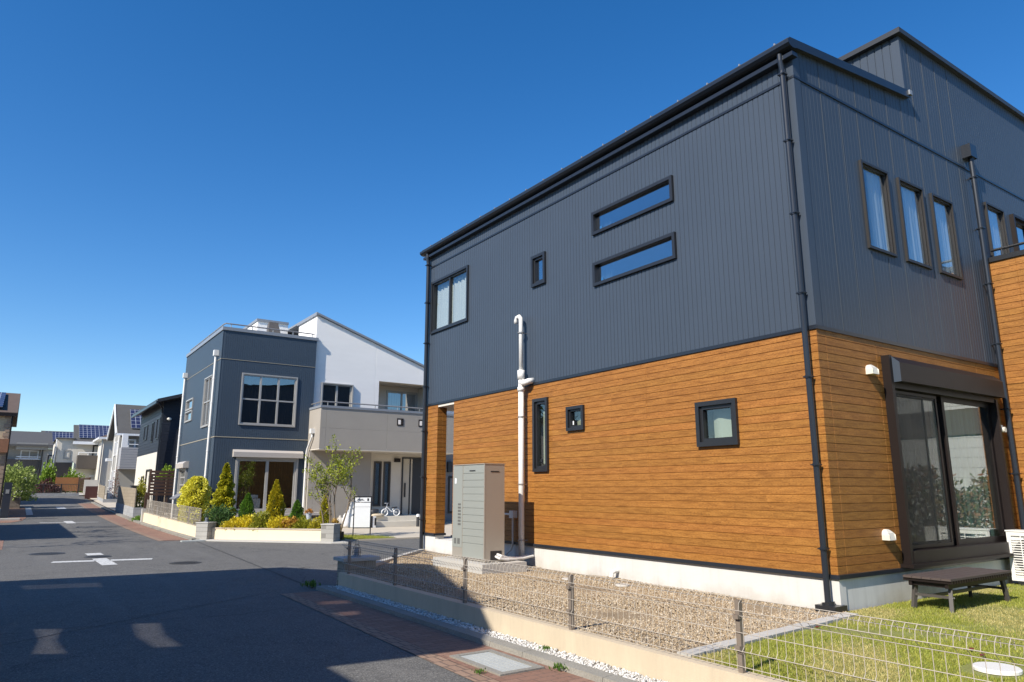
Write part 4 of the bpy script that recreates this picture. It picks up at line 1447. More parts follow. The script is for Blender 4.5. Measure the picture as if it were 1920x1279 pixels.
mb.box(GX + .16, 10.5, GY + .16, 38.5, 8.05, 8.15)
mb.build('parapet_cap', 'flash_metal', FH)
mb = MB()
mb.tube([(10.4, GY + .06, 8.50), (GX + .25, GY + .06, 8.50), (GX + .1, GY + .1, 8.51), (GX + .06, GY + .25, 8.50), (GX + .06, 38, 8.50)], .028, 8)
for x in np.linspace(GX + .3, 10.3, 5):
    mb.tube([(x, GY + .06, 8.34), (x, GY + .06, 8.50)], .018, 6)
for y in np.linspace(31.3, 37.8, 6):
    mb.tube([(GX + .06, y, 8.34), (GX + .06, y, 8.50)], .018, 6)
mb.build('roof_rail', 'alu', FH)
# folded roof-terrace parasol / flue
mb = MB()
mb.hexa([(8.95, 33.0, 8.1), (9.75, 33.0, 8.1), (9.75, 33.6, 8.1), (8.95, 33.6, 8.1)], [(9.0, 33.1, 9.35), (9.40, 33.1, 9.35), (9.40, 33.4, 9.3), (9.0, 33.4, 9.3)])
mb.build('flue_cover', mat('grey_sheet', (.11, .10, .095), .8), FH)
window(GB, FH, *wb, 'alu_w', .05, .055, vb=(1 / 3, 2 / 3), hb=(.5,), pane='pane_dark', cur='blind', waves=22, sash=.05, cd=-.18)
window(GB, FH, *dbr, 'alu_w', .06, .08, vb=(.5,), pane='pane_dark', cur='blind', waves=24, sash=.075, cd=-.2, name='garden_door')
mb = MB()
p_ = GB.P
mb.prism([p_(7.25, 2.96, .0), p_(7.25, 2.96, .2), p_(7.25, 3.16, .2), p_(7.25, 3.26, .10), p_(7.25, 3.26, .0)], (2.88, 0, 0))
mb.build('shutter_box', 'shutter', FH)
window(GA, FH, *wl, 'alu_w', .05, .05, vb=(.5,), hb=(.5,), pane='pane_sky', cur='curtain_grey', waves=8, sash=.045)
window(GA, FH, *ws1, 'alu_w', .05, .06, pane='pane_sky', sash=.03)
window(GA, FH, *ws2, 'alu_w', .05, .06, pane='pane_sky', sash=.03)
window(GA, FH, *wbt, 'alu_w', .10, .07, hb=(.33, .66), pane='pane', cur='curtain', waves=6, sash=.05)
mb = MB()
p_ = GA.P
mb.prism([p_(35.5, 2.62, .0), p_(35.5, 2.62, .24), p_(35.5, 2.82, .24), p_(35.5, 2.92, .12), p_(35.5, 2.92, .0)], (0, 1.8, 0))
mb.build('shutter_box', 'shutter', FH)
mb = MB()
mb.bar((GX - .12, 36.4, 1.42), (GX - .42, 36.4, 1.22), 1.3, .04)
mb.build('tilt_vent', 'alu', FH)
for (py, zt) in ((31.35, 7.2), (37.95, 7.1)):
    mb = MB()
    xx = GX - .09
    mb.tube([(xx, py, zt), (xx, py, .3)], .05, 10)
    mb.box(xx - .10, xx + .09, py - .10, py + .10, zt - .02, zt + .22)
    for z in (6.2, 5.2, 4.2, 3.2, 2.2, 1.2):
        mb.tube([(xx, py, z - .02), (xx, py, z + .02)], .06, 10)
    mb.build('downpipe', 'white_pvc', FH)
# white gabled part
WY = 30.86
rz = lambda x: 9.42 - .345 * (x - 10.5)
WB = Face('B', WY)
ww = (10.86, 12.35, 4.92, 6.36)
rec = (13.65, 16.4, 5.06, 6.66)
mb = MB()
WB.relief(mb, 10.502, 17.2, 3.3, 9.6, pu=grooves([13.45], .02, .01), pz=grooves([], .01, .01) or None, holes=[ins(ww), rec], top=rz)
mb.relief((10.502, 0, 0), (0, 1, 0), (-1, 0, 0), WY, 33.4, 8.0, 9.40)
mb.relief((10.502, 0, 0), (0, 1, 0), (-1, 0, 0), 33.4, 38.5, 8.0, 8.9)
mb.box(8.95, 10.45, 35.0, 38.4, 8.1, 9.75)
mb.relief((17.2, 0, 0), (0, 1, 0), (1, 0, 0), WY, 38.5, .3, 7.1)
mb.build('white_wall', 'white_siding', FH)
mb = MB()
mb.relief((13.65, 0, 0), (0, 1, 0), (1, 0, 0), WY, 32.2, 5.06, 6.66)
mb.relief((16.4, 0, 0), (0, 1, 0), (-1, 0, 0), WY, 32.2, 5.06, 6.66)
mb.relief((0, 32.2, 0), (1, 0, 0), (0, -1, 0), 13.65, 16.4, 5.06, 6.66, holes=[ins((14.65, 16.35, 5.08, 6.45))])
mb.box(13.66, 16.39, WY + .01, 32.19, 6.661, 6.70)
mb.build('loggia_wall', 'cream_siding', FH)
window(Face('B', 32.2), FH, 14.65, 16.35, 5.08, 6.45, 'alu_w', .03, .05, vb=(.5,), pane='pane_sky', cur='curtain', waves=12, sash=.05)
mb = MB()
mb.box(14.0, 14.2, 32.08, 32.199, 6.05, 6.25)
mb.build('wall_lamp', 'alu', FH)
window(WB, FH, *ww, 'alu_w', .11, .05, vb=(.5,), pane='pane_dark', cur='curtain_grey', waves=8, sash=.05)
mb = MB()
for (a, b) in (((10.44, 9.46), (17.4, 9.46 - .345 * 6.96)),):
    mb.prism([(a[0], WY - .10, a[1]), (b[0], WY - .10, b[1]), (b[0], WY - .10, b[1] + .09), (a[0], WY - .10, a[1] + .09)], (0, 7.8, 0))
mb.box(10.43, 10.60, WY - .09, 33.5, 9.40, 9.485)
mb.box(8.90, 10.46, 34.95, 35.15, 9.75, 9.87)
mb.box(8.90, 9.1, 35.15, 38.4, 9.75, 9.87)
mb.build('roof', 'flash_metal', FH)
# balcony
BY = 29.28
BX0, BX1 = 10.36, 17.2
mb = MB()
sq = [(13.92, 14.17, 4.5, 4.76), (15.0, 15.25, 4.5, 4.76)]
Face('B', BY).relief(mb, BX0, BX1, 3.34, 5.06, pu=grooves([BX0 + .25, 13.42, 16.5], .008, .008), pz=grooves([4.2], .006, .004), holes=sq)
mb.relief((BX0, 0, 0), (0, 1, 0), (-1, 0, 0), BY, GY, 3.34, 5.06)
mb.relief((0, BY + .15, 0), (1, 0, 0), (0, 1, 0), BX0, BX1, 3.4, 5.06, holes=sq)
mb.relief((BX0 + .15, 0, 0), (0, 1, 0), (1, 0, 0), BY, GY, 3.4, 5.06)
mb.relief((BX1, 0, 0), (0, 1, 0), (1, 0, 0), BY, GY, 3.34, 5.06)
mb.build('balcony_parapet', 'greige', FH)
mb = MB()
mb.box(BX0 + .005, BX1 - .005, BY + .005, WY - .005, 3.30, 3.42)
mb.build('balcony_soffit', 'cream_siding', FH)
mb = MB()
mb.box(BX0 - .03, BX1, BY - .03, BY + .18, 5.06, 5.16)
mb.box(BX0 - .03, BX0 + .18, BY + .18, GY - .02, 5.06, 5.16)
mb.build('balcony_cap', 'flash_metal', FH)
mb = MB()
mb.tube([(BX1, BY + .06, 5.32), (BX0 + .06, BY + .06, 5.32), (BX0 + .06, GY - .05, 5.32)], .028, 8)
for x in np.linspace(BX0 + .3, BX1, 7):
    mb.tube([(x, BY + .06, 5.16), (x, BY + .06, 5.32)], .018, 6)
mb.tube([(BX0 + .06, 30.2, 5.16), (BX0 + .06, 30.2, 5.32)], .018, 6)
mb.build('balcony_rail', 'alu', FH)
for s_ in sq:
    mb = MB()
    fb = Face('B', BY)
    fb.box(mb, s_[0] - .03, s_[0] + .02, s_[2] - .03, s_[3] + .03, -.15, .02)
    fb.box(mb, s_[1] - .02, s_[1] + .03, s_[2] - .03, s_[3] + .03, -.15, .02)
    fb.box(mb, s_[0] + .02, s_[1] - .02, s_[3] - .02, s_[3] + .03, -.15, .02)
    fb.box(mb, s_[0] + .02, s_[1] - .02, s_[2] - .03, s_[2] + .02, -.15, .02)
    mb.build('peep_window', 'bronze', FH)
mb = MB()
mb.tube([(BX0 - .08, 30.0, 4.05), (BX0 - .08, 30.0, 3.85), (BX0 - .10, 30.45, 3.35), (BX0 - .10, 30.55, 3.1), (BX0 - .10, 30.55, .75)], .045, 10)
mb.box(BX0 - .17, BX0 + .0, 29.9, 30.1, 4.0, 4.2)
mb.build('downpipe', 'white_pvc', FH)
# ground floor under the balcony
GW = (11.55, 11.92, 1.95, 3.0)
mb = MB()
Face('B', 30.38).relief(mb, BX0, 13.2, .3, 3.32, pu=grooves([10.6], .008, .006), holes=[ins(GW)])
mb.relief((BX0, 0, 0), (0, 1, 0), (-1, 0, 0), 30.38, 31.0, .3, 3.32)
mb.relief((13.2, 0, 0), (0, 1, 0), (1, 0, 0), 30.38, 31.0, .3, 3.32)
mb.build('ground_floor_wall', 'greige', FH)
window(Face('B', 30.38), FH, *GW, 'alu_w', .05, .05, pane='pane_dark', sash=.03)
EY = 30.92
EB = Face('B', EY)
mb = MB()
sl = [(13.58, 13.96, .90, 2.92), (14.06, 14.42, .90, 2.92)]
dr = (15.05, 16.35, .5, 3.08)
EB.relief(mb, 13.2, 17.2, .3, 3.32, holes=[ins(s_) for s_ in sl] + [dr])
mb.build('entrance_wall', 'cream_siding', FH)
for s_ in sl:
    window(EB, FH, *s_, 'bronze_lt', .04, .06, pane='pane_sky', cur='curtain', waves=2, sash=.03)
mb = MB()
EB.box(mb, dr[0] - .06, dr[0], .5, 3.14, -.1, .05)
EB.box(mb, dr[1], dr[1] + .06, .5, 3.14, -.1, .05)
EB.box(mb, dr[0], dr[1], 3.08, 3.14, -.1, .05)
EB.box(mb, dr[0] + .50, dr[1], .5, 3.08, -.06, -.01)
ed = mb.build('front_door', 'door_dark', FH)
mb = MB()
EB.box(mb, dr[0] + .001, dr[0] + .34, .5, 3.08, -.06, -.005)
EB.box(mb, dr[0] + .42, dr[0] + .498, .5, 3.08, -.06, -.006)
mb.build('door_panel', 'door_light', ed)
mb = MB()
EB.box(mb, dr[0] + .34, dr[0] + .42, .7, 2.85, -.06, -.012)
EB.box(mb, dr[0] + .10, dr[0] + .15, 1.3, 1.95, -.004, .05)
mb.build('door_handle', 'black', ed)
mb = MB()
EB.box(mb, 14.58, 14.86, 2.96 - .05, 3.08, 0, .12)
mb.build('porch_lamp', 'bronze', FH)
porch = MB()
porch.box(13.1, 16.6, 29.75, EY - .01, .05, .48)
porch.box(13.1, 16.4, 29.35, 29.745, .05, .28)
for x in np.arange(13.4, 16.4, .45):
    pass
porch.build('entrance_steps', 'tile_white', FH)
# deck in front of the garden door
mb = MB()
mb.box(7.15, 11.0, 29.75, 30.7, .60, .70)
mb.box(7.25, 10.9, 29.8, 30.6, .3, .38)
dk = tag(mb.build('deck', 'shutter'), 'low greige deck under the far house glass door behind shrubs', 'deck')
mb = MB()
mb.box(9.6, 11.0, 29.3, 29.72, .3, .46)
tag(mb.build('deck_step', 'shutter'), 'low greige step beside the deck with a flowerpot on it', 'step')

nb_ = thing('house', (21, 34, .3), 'grey house with white top glimpsed through the porch gap', 'house')
NBF = Face('B', 31.5)
mb = MB()
NBF.relief(mb, 17.6, 27, .1, 4.6)
mb.relief((17.6, 0, 0), (0, 1, 0), (-1, 0, 0), 31.5, 40, .1, 4.6)
mb.build('lower_wall', mat('cool_grey_siding', (.22, .22, .23), .8, .05, 1, bmp=.3, bs=25), nb_)
mb = MB()
NBF.relief(mb, 17.6, 27, 4.6, 8.0, pz=grooves(list(np.arange(4.8, 8, .3)), .02, .012))
mb.relief((17.6, 0, 0), (0, 1, 0), (-1, 0, 0), 31.5, 40, 4.6, 7.5)
mb.box(17.62, 27, 31.52, 40, 7.2, 7.4)
mb.build('upper_wall', 'white_siding', nb_)
MB().box(17.4, 27.2, 31.2, 40.2, 7.4, 7.6).build('roof', 'roof', nb_)
window(NBF, nb_, 17.85, 18.5, .5, 2.3, 'black', .05, .06, pane='pane_dark', sash=.04)
MB().box(17.75, 18.0, 31.35, 31.49, 2.5, 3.0).build('meter_box', 'door_dark', nb_)

# ------------------------------------------------------------------ far house garden wall
wing = thing('garden_wall', (5.35, 32, 0), 'cream painted low wall running up the street beside the blue house', 'wall')
mb = MB()
mb.hexa([(5.28, 26.2, -.1), (5.42, 26.2, -.1), (5.42, 38.6, -.1), (5.28, 38.6, -.1)], [(5.28, 26.2, .40), (5.42, 26.2, .40), (5.42, 38.6, .56), (5.28, 38.6, .56)])
mb.build('wall_body', 'cream', wing)
MB().box(5.20, 5.50, 38.6, 38.9, -.1, .75).build('end_pier', 'conc', wing)
pw = thing('planter_wall', (7, 24.3, 0), 'cream low planter wall with tan tile coping on the street corner', 'wall')
Pa, Pb = Vector((5.62, 25.90, 0)), Vector((8.36, 22.80, 0))
d_ = (Pb - Pa).normalized()
nrm = Vector((d_.y, -d_.x, 0))
if nrm.x > 0:
    nrm = -nrm
mb = MB()
mb.prism([Pa + Vector((0, 0, -.1)), Pb + Vector((0, 0, -.1)), Pb - nrm * .14 + Vector((0, 0, -.1)), Pa - nrm * .14 + Vector((0, 0, -.1))], (0, 0, .47))
mb.build('wall_body', 'cream', pw)
mb = MB()
L_ = (Pb - Pa).length
k = 0
while k * .6 < L_ - .1:
    a = Pa + d_ * (k * .6)
    b = Pa + d_ * min(L_, k * .6 + .592)
    mb.prism([a + nrm * .02 + Vector((0, 0, .37)), b + nrm * .02 + Vector((0, 0, .37)), b - nrm * .16 + Vector((0, 0, .37)), a - nrm * .16 + Vector((0, 0, .37))], (0, 0, .035))
    k += 1
mb.build('coping', 'tile_cap', pw)
def stone_pier(c, lb):
    t_ = thing('stone_pier', (c[0], c[1], 0), lb, 'pier', 'stone piers of the planter wall')
    h = .22
    q = [c + d_ * a + nrm * b for a, b in ((-h, h), (h, h), (h, -h), (-h, -h))]
    MB().prism([(v.x, v.y, -.05) for v in q], (0, 0, .60)).build('pier_body', 'stone', t_)
    h = .24
    q = [c + d_ * a + nrm * b for a, b in ((-h, h), (h, h), (h, -h), (-h, -h))]
    MB().prism([(v.x, v.y, .55) for v in q], (0, 0, .03)).build('pier_cap', 'conc', t_)
    return t_
stone_pier(Vector((5.48, 26.02, 0)), 'grey split-stone pier at the left end of the planter wall under the lantern')
stone_pier(Vector((8.52, 22.58, 0)), 'grey split-stone pier at the right end of the planter wall by the tree')
lan2 = copy_tree(lan, (5.48 - 5.2, 26.02 - 12.44, .58 - .475), 'small wire-caged lantern on the left stone pier of the planter wall')
f2 = thing('mesh_fence', (5.35, 32, .4), 'fine bronze mesh fence on the cream wall beside the yellow bush', 'fence')
mesh_fence(f2, (5.35, 26.4), (5.35, 38.5), lambda y: .40 + .16 * (y - 26.2) / 12.4, .62, .085, .0036, 0, False, posts=[26.5, 28.5, 30.5, 32.5, 34.5, 36.5, 38.4])

# ================================================================== PLANTS
def leaves(cent, nrm_, size, m, name, parent, aspect=.5, up=0.0, jitter=.8):
    n = len(cent)
    d = nrm_ + (RNG.random((n, 3)) - .5) * 2 * jitter
    d[:, 2] += up
    d /= np.linalg.norm(d, axis=1)[:, None] + 1e-9
    r = RNG.normal(size=(n, 3))
    s = np.cross(d, r)
    s /= np.linalg.norm(s, axis=1)[:, None] + 1e-9
    L = size * (.6 + .8 * RNG.random((n, 1)))
    a = cent - d * L * .3
    b = cent + s * L * aspect * .5 + d * L * .15
    c = cent + d * L * .7
    e = cent - s * L * aspect * .5 + d * L * .15
    V = np.stack([a, b, c, e], 1).reshape(-1, 3)
    F = np.arange(4 * n).reshape(-1, 4)
    return np_mesh(name, V, F, m, parent)

def lumps(p, f, amp, seed):
    ph = seed * 1.7
    return 1 + amp * (np.sin(p[:, 0] * f + ph) * np.sin(p[:, 1] * f * 1.1 + ph * 2) + .7 * np.sin(p[:, 2] * f * .9 + ph * .6))

def conifer(x, y, z0, h, w, prof, c1, c2, lb, name='conifer', n=5000, ls=.055, layered=0.0, cat='shrub', up=.9, aspect=.42):
    root = thing(name, (x, y, z0), lb, cat)
    t_ = RNG.random(n) ** .85
    r = np.interp(t_, [p[0] for p in prof], [p[1] for p in prof]) * w / 2
    th = RNG.random(n) * 6.283
    rad = r * (.55 + .5 * np.sqrt(RNG.random(n)))
    sd_ = random.random() * 9
    k = 1 + (.10 if cat == 'bush' else .16) * np.sin(th * 3 + t_ * 9 + sd_) + .13 * np.sin(th * 5 - t_ * 17 + sd_)
    if layered:
        k += layered * np.sin(t_ * h * 21 + np.sin(th * 2 + sd_) * 1.5)
    rad = rad * k
    C_ = np.stack([x + rad * np.cos(th), y + rad * np.sin(th), z0 + t_ * h], 1)
    N_ = np.stack([np.cos(th), np.sin(th), np.zeros(n)], 1)
    leaves(C_, N_, ls, leaf_mat(name + '_leaves', c1, c2), 'foliage', root, aspect, up, .7)
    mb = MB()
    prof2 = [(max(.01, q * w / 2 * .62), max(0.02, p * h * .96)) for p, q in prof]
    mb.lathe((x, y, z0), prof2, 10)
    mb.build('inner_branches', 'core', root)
    mb = MB()
    mb.tube([(x, y, z0 - .1), (x, y, z0 + h * .3)], .03, 7)
    mb.build('trunk', 'bark', root)
    return root

CONE = [(0, .75), (.12, 1), (.35, .92), (.6, .68), (.82, .36), (.95, .13), (1, .03)]
EGG = [(0, .7), (.15, .95), (.4, 1), (.65, .82), (.85, .48), (1, .08)]
OVAL = [(0, .85), (.1, 1), (.55, 1), (.75, .9), (.9, .62), (1, .22)]
conifer(5.92, 30.4, .30, 1.85, 1.02, OVAL, (.58, .54, .03), (.90, .85, .16), 'tall bright yellow euonymus bush behind the mesh fence at the blue house corner', 'yellow_bush', 9000, .075, cat='bush', up=.2, aspect=.7)
conifer(6.20, 26.95, .30, 2.26, .74, CONE, (.14, .18, .012), (.62, .55, .03), 'tall golden-tipped layered conifer left of the glass door', 'golden_conifer', 9000, .08, .16, up=-.1, aspect=.6)
conifer(6.84, 26.29, .30, 1.20, .47, EGG, (.05, .12, .014), (.18, .34, .04), 'small dark green dwarf cypress nearest the golden conifer, left of centre in planter', 'dwarf_cypress', 4500, .06)
conifer(7.57, 25.46, .30, 1.66, .63, CONE, (.14, .18, .012), (.72, .56, .03), 'golden arborvitae cone between the two dark dwarf cypresses', 'golden_arborvitae', 7000, .07)
conifer(8.13, 24.83, .30, .98, .41, EGG, (.05, .12, .014), (.18, .34, .04), 'small dark green dwarf cypress in front of the deck, right end of planter', 'dwarf_cypress', 4500, .055)
conifer(9.38, 25.52, .30, 1.2, .40, CONE, (.28, .28, .015), (.62, .56, .04), 'yellow cone shrub standing behind the stems of the bare tree', 'yellow_cone_shrub', 3500, .06)

def mound(x, y, z0, rx, ry, h, c1, c2, lb, name, n=2500, ls=.06, up=.4, aspect=.45, cat='shrub', grp=None):
    root = thing(name, (x, y, z0), lb, cat, grp)
    p = RNG.normal(size=(n, 3))
    p /= np.linalg.norm(p, axis=1)[:, None]
    p[:, 2] = np.abs(p[:, 2])
    f = (.55 + .55 * RNG.random((n, 1)) ** .6) * lumps(p * 2, 3.2, .22, random.random() * 9)[:, None]
    C_ = p * f * np.array([rx, ry, h]) + np.array([x, y, z0])
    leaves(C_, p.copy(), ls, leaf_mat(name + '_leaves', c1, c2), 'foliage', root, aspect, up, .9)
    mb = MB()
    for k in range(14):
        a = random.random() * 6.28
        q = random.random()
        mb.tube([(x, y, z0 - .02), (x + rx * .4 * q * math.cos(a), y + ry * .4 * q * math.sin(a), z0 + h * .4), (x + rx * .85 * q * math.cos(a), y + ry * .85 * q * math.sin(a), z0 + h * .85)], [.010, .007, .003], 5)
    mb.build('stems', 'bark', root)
    return root
gold = ((.42, .32, .012), (.82, .68, .04))
olive = ((.14, .16, .012), (.44, .43, .05))
mound(5.98, 26.38, .3, .42, .42, .72, (.03, .075, .022), (.11, .20, .06), 'blue-green bushy shrub at the foot of the golden conifer by left pier', 'green_shrub', 3500, .07)
mound(6.40, 25.74, .3, .42, .40, .42, *gold, 'golden yellow spirea mound beside the blue-green shrub', 'spirea_mound', 2800)
mound(6.72, 25.36, .3, .30, .34, .40, *gold, 'golden yellow spirea mound between the first dwarf cypress and the coping', 'spirea_mound', 2200)
mound(7.02, 25.02, .3, .38, .36, .50, *olive, 'olive green feathery nandina clump in the middle of the planter', 'nandina_clump', 2800, .07)
mound(7.48, 24.50, .3, .38, .36, .46, *gold, 'golden yellow spirea mound before the golden arborvitae', 'spirea_mound', 2600)
mound(7.78, 24.16, .3, .26, .30, .38, (.26, .11, .02), (.55, .32, .05), 'orange-tinted nandina clump right of the golden arborvitae', 'nandina_clump', 2000, .07)
mound(8.05, 23.86, .3, .36, .34, .42, (.16, .20, .015), (.42, .40, .04), 'yellow-green low shrub before the right dwarf cypress', 'low_shrub', 2600)
mound(8.33, 23.50, .3, .24, .26, .32, (.26, .25, .015), (.60, .50, .04), 'small yellow shrub next to the right stone pier', 'low_shrub', 1600)
mound(8.82, 22.98, .08, .14, .16, .62, (.30, .13, .02), (.52, .36, .08), 'tuft of reddish dry leaves right of the right stone pier', 'reddish_tuft', 900, .11, 1.2, .25)

# multi-stem young tree by the right pier
TX, TY = 9.22, 24.3
tree = thing('young_tree', (TX, TY, .05), 'slender multi-stem young tree with sparse leaves by the right stone pier', 'tree')
mb = MB()
lc = []
rnd = random.Random(5)
def limb(p, d, L, r, depth):
    pts = [Vector(p)]
    rs = [r]
    dd = Vector(d).normalized()
    n = 5
    for i in range(n):
        dd = (dd + Vector((rnd.uniform(-.13, .13), rnd.uniform(-.13, .13), rnd.uniform(-.02, .10)))).normalized()
        pts.append(pts[-1] + dd * L / n)
        rs.append(r * (1 - .65 * (i + 1) / n))
    mb.tube(pts, rs, 6)
    if depth == 0:
        for i in range(2, n + 1):
            if rnd.random() < .62:
                lc.append(pts[i])
        return
    for i in range(2, n + 1):
        for _ in range(2 if i > 2 else 1):
            if rnd.random() < .86:
                a = rnd.uniform(0, 6.28)
                side = Vector((math.cos(a), math.sin(a), rnd.uniform(.15, .9)))
                limb(pts[i], dd * .55 + side * .75, L * rnd.uniform(.26, .46), rs[i] * .62, depth - 1)
for (ox, oy, dx, dy, L, r) in ((-.16, .10, -.28, .12, 2.1, .028), (-.02, .02, -.10, -.10, 2.45, .032), (.10, -.06, .06, .12, 2.5, .036), (.20, -.12, .20, -.14, 2.4, .038), (.05, .12, .10, .22, 2.2, .026)):
    limb((TX + ox, TY + oy, .03), (dx, dy, 1), L * .90, r, 2)
mb.build('trunk', 'bark', tree)
cc = []
for p in lc:
    if p.z < 1.35:
        continue
    k = rnd.randint(2, 9)
    for _ in range(k):
        cc.append((p.x + rnd.gauss(0, .055), p.y + rnd.gauss(0, .055), p.z + rnd.gauss(0, .05)))
cc = np.array(cc)
leaves(cc, RNG.normal(size=cc.shape) * .6, .075, leaf_mat('young_tree_leaves', (.10, .17, .012), (.42, .44, .04)), 'crown', tree, .5, .1, .8)

# weeds along kerb and wall
def weed(x, y, z, s, lb):
    n = 60 if s < .3 else 700
    C_ = np.stack([x + RNG.normal(size=n) * s * .5, y + RNG.normal(size=n) * s * .5, z + RNG.random(n) * s * .5], 1)
    o = leaves(C_, np.tile([0, 0, 1.0], (n, 1)), min(.09, s * .6), M['weed'], 'weed', None, .35, .6, .8)
    tag(o, lb, 'weed')
weed(4.40, 12.45, .02, .14, 'green weed tuft at the end of the kerb below the dark stone pier')
weed(4.36, 5.55, .02, .07, 'small weed between kerb and right corner of the drain lid')
weed(3.70, 5.9, .01, .05, 'tiny weed in the paving joint left of the drain lid')
weed(4.62, 6.1, .07, .05, 'small weed sprouting among the white chips beside the kerb')
mound(5.35, 40.4, .07, .32, .45, .28, (.08, .20, .02), (.24, .40, .05), 'bright green grass tuft at the corner of the far stone-block wall', 'grass_tuft', 900, .10, 1.2, .2, 'weed')

# flower pot on the step
pot = thing('flower_pot', (10.15, 29.45, .46), 'pale blue-grey flowerpot with rust-orange blooms on the deck step', 'flowerpot')
MB().lathe((10.15, 29.45, .46), [(.085, 0), (.12, .22), (.13, .22), (.13, .25), (.10, .25)], 16).build('pot', mat('pale_blue_pot', (.42, .47, .52), .6), pot)
n = 260
p = RNG.normal(size=(n, 3)); p /= np.linalg.norm(p, axis=1)[:, None]; p[:, 2] = np.abs(p[:, 2])
leaves(p * np.array([.17, .17, .17]) * (.6 + .4 * RNG.random((n, 1))) + np.array([10.15, 29.45, .70]), p, .05, leaf_mat('rust_flowers', (.30, .10, .02), (.55, .28, .06)), 'flowers', pot, .7, .3, .8)

# ================================================================== ENTRANCE THINGS
# name-plate and letter box stand
mbx = thing('letter_box_stand', (10.05, 23.75, .05), 'white letter box in a thin black frame stand on the driveway edge', 'letter box')
x0, x1, yy = 9.78, 10.36, 23.75
mb = MB()
for x in (x0, x1):
    mb.box(x - .018, x + .018, yy - .018, yy + .018, .03, 1.42)
mb.box(x0 + .018, x1 - .018, yy - .018, yy + .018, 1.385, 1.42)
mb.box(x0 + .018, x1 - .018, yy - .018, yy + .018, .34, .37)
mb.build('frame', 'black', mbx)
mb = MB()
mb.box(x0 + .03, x1 - .022, yy - .05, yy + .24, .375, 1.20)
bxo = mb.build('parcel_box', 'white_paint', mbx)
MB().box(x0 + .035, x1 - .027, yy - .056, yy - .0505, 1.06, 1.065).build('lid_line', 'alu', bxo)
mb = MB()
mb.box(x0 + .03, x1 - .022, yy - .03, yy + .06, 1.23, 1.375)
npl = mb.build('name_plate', 'white_paint', mbx)
mb = MB()
mb.box(x1 - .14, x1 - .08, yy - .034, yy - .0305, 1.26, 1.35)
mb.box(x0 + .08, x0 + .34, yy - .034, yy - .0305, 1.275, 1.29)
mb.box(x0 + .12, x0 + .30, yy - .034, yy - .0305, 1.305, 1.33)
mb.build('intercom', 'door_dark', npl)
MB().box(x0 - .20, x0 + .01, yy + .28, yy + .34, .36, 1.22).build('back_board', 'white_paint', mbx)

mbx.rotation_euler = (0, 0, R(-28))
# balance bike
bike = thing('balance_bike', (14.5, 30.15, .48), 'small white balance bike parked at the porch of the far house', 'bike')
bz_, by_ = .48, 30.05
def wheel(cx):
    mb = MB()
    pts = [(cx + .145 * math.cos(a), by_, bz_ + .165 + .145 * math.sin(a)) for a in np.linspace(0, 2 * math.pi, 21)]
    mb.tube(pts, .024, 7, False)
    w = mb.build('wheel', 'white_paint', bike)
    mb = MB()
    for k in range(5):
        a = k * 1.2566
        mb.bar((cx, by_, bz_ + .165), (cx + .13 * math.cos(a), by_, bz_ + .165 + .13 * math.sin(a)), .014)
    mb.build('spokes', 'alu', w)
wheel(14.22)
wheel(14.80)
mb = MB()
mb.tube([(14.22, by_, bz_ + .165), (14.31, by_, bz_ + .46), (14.33, by_, bz_ + .56)], .018, 7)
mb.tube([(14.30, by_, bz_ + .42), (14.55, by_, bz_ + .20), (14.80, by_, bz_ + .165)], .022, 7)
mb.tube([(14.55, by_, bz_ + .20), (14.66, by_, bz_ + .36)], .016, 7)
mb.build('frame', 'white_paint', bike)
mb = MB()
mb.tube([(14.16, by_ - .14, bz_ + .57), (14.33, by_, bz_ + .57), (14.46, by_ + .16, bz_ + .57)], .014, 7)
mb.build('handlebar', 'white_paint', bike)
mb = MB()
mb.hexa([(14.58, by_ - .05, bz_ + .36), (14.80, by_ - .06, bz_ + .36), (14.80, by_ + .06, bz_ + .36), (14.58, by_ + .05, bz_ + .36)], [(14.58, by_ - .03, bz_ + .40), (14.80, by_ - .06, bz_ + .41), (14.80, by_ + .06, bz_ + .41), (14.58, by_ + .03, bz_ + .40)])
mb.build('saddle', 'black', bike)

bike.location = bike.location + Vector((-.42, 0, 0))
def sack(x, y, z, rx, ry, h, m, lb, name='sack', cat='bag', tie=True):
    n, k = 14, 9
    mb = MB()
    prof = [(.75, 0), (1.0, .12), (1.05, .3), (.95, .5), (.75, .68), (.45, .8), (.22, .87), (.30, .95), (.18, 1.0)] if tie else [(.9, 0), (1, .1), (1, .5), (.95, .85), (.7, .97), (.3, 1.0)]
    o = len(mb.v)
    sd_ = random.random() * 6
    for (r, t_) in prof:
        for i in range(n):
            th = 2 * math.pi * i / n
            w = 1 + .10 * math.sin(3 * th + sd_ + t_ * 4) + .05 * math.sin(5 * th - t_ * 9)
            mb.v.append((x + rx * r * w * math.cos(th), y + ry * r * w * math.sin(th), z + h * t_))
    for i in range(len(prof) - 1):
        for q in range(n):
            q2 = (q + 1) % n
            mb.f.append((o + i * n + q, o + i * n + q2, o + (i + 1) * n + q2, o + (i + 1) * n + q))
    mb.f.append(tuple(o + q for q in reversed(range(n))))
    mb.f.append(tuple(o + (len(prof) - 1) * n + q for q in range(n)))
    return tag(mb.build(name, m, None, True), lb, cat)
sack(12.0, 29.9, .05, .24, .2, .75, M['white_paint'], 'bulging white tied sack beside the letter box stand')
sack(11.75, 30.1, .05, .2, .2, .5, M['conc'], 'low grey sack at the foot of the greige wall')
mb = MB().box(12.62, 13.02, 29.2, 29.55, .05, .52)
wbk = thing('storage_box', (12.8, 29.4, .05), 'white plastic box with black straps beside the porch steps', 'box')
mb.build('box_body', 'white_paint', wbk)
mb = MB()
mb.box(12.78, 12.86, 29.19, 29.56, .05, .535)
mb.box(12.95, 13.03, 29.18, 29.2, .15, .45)
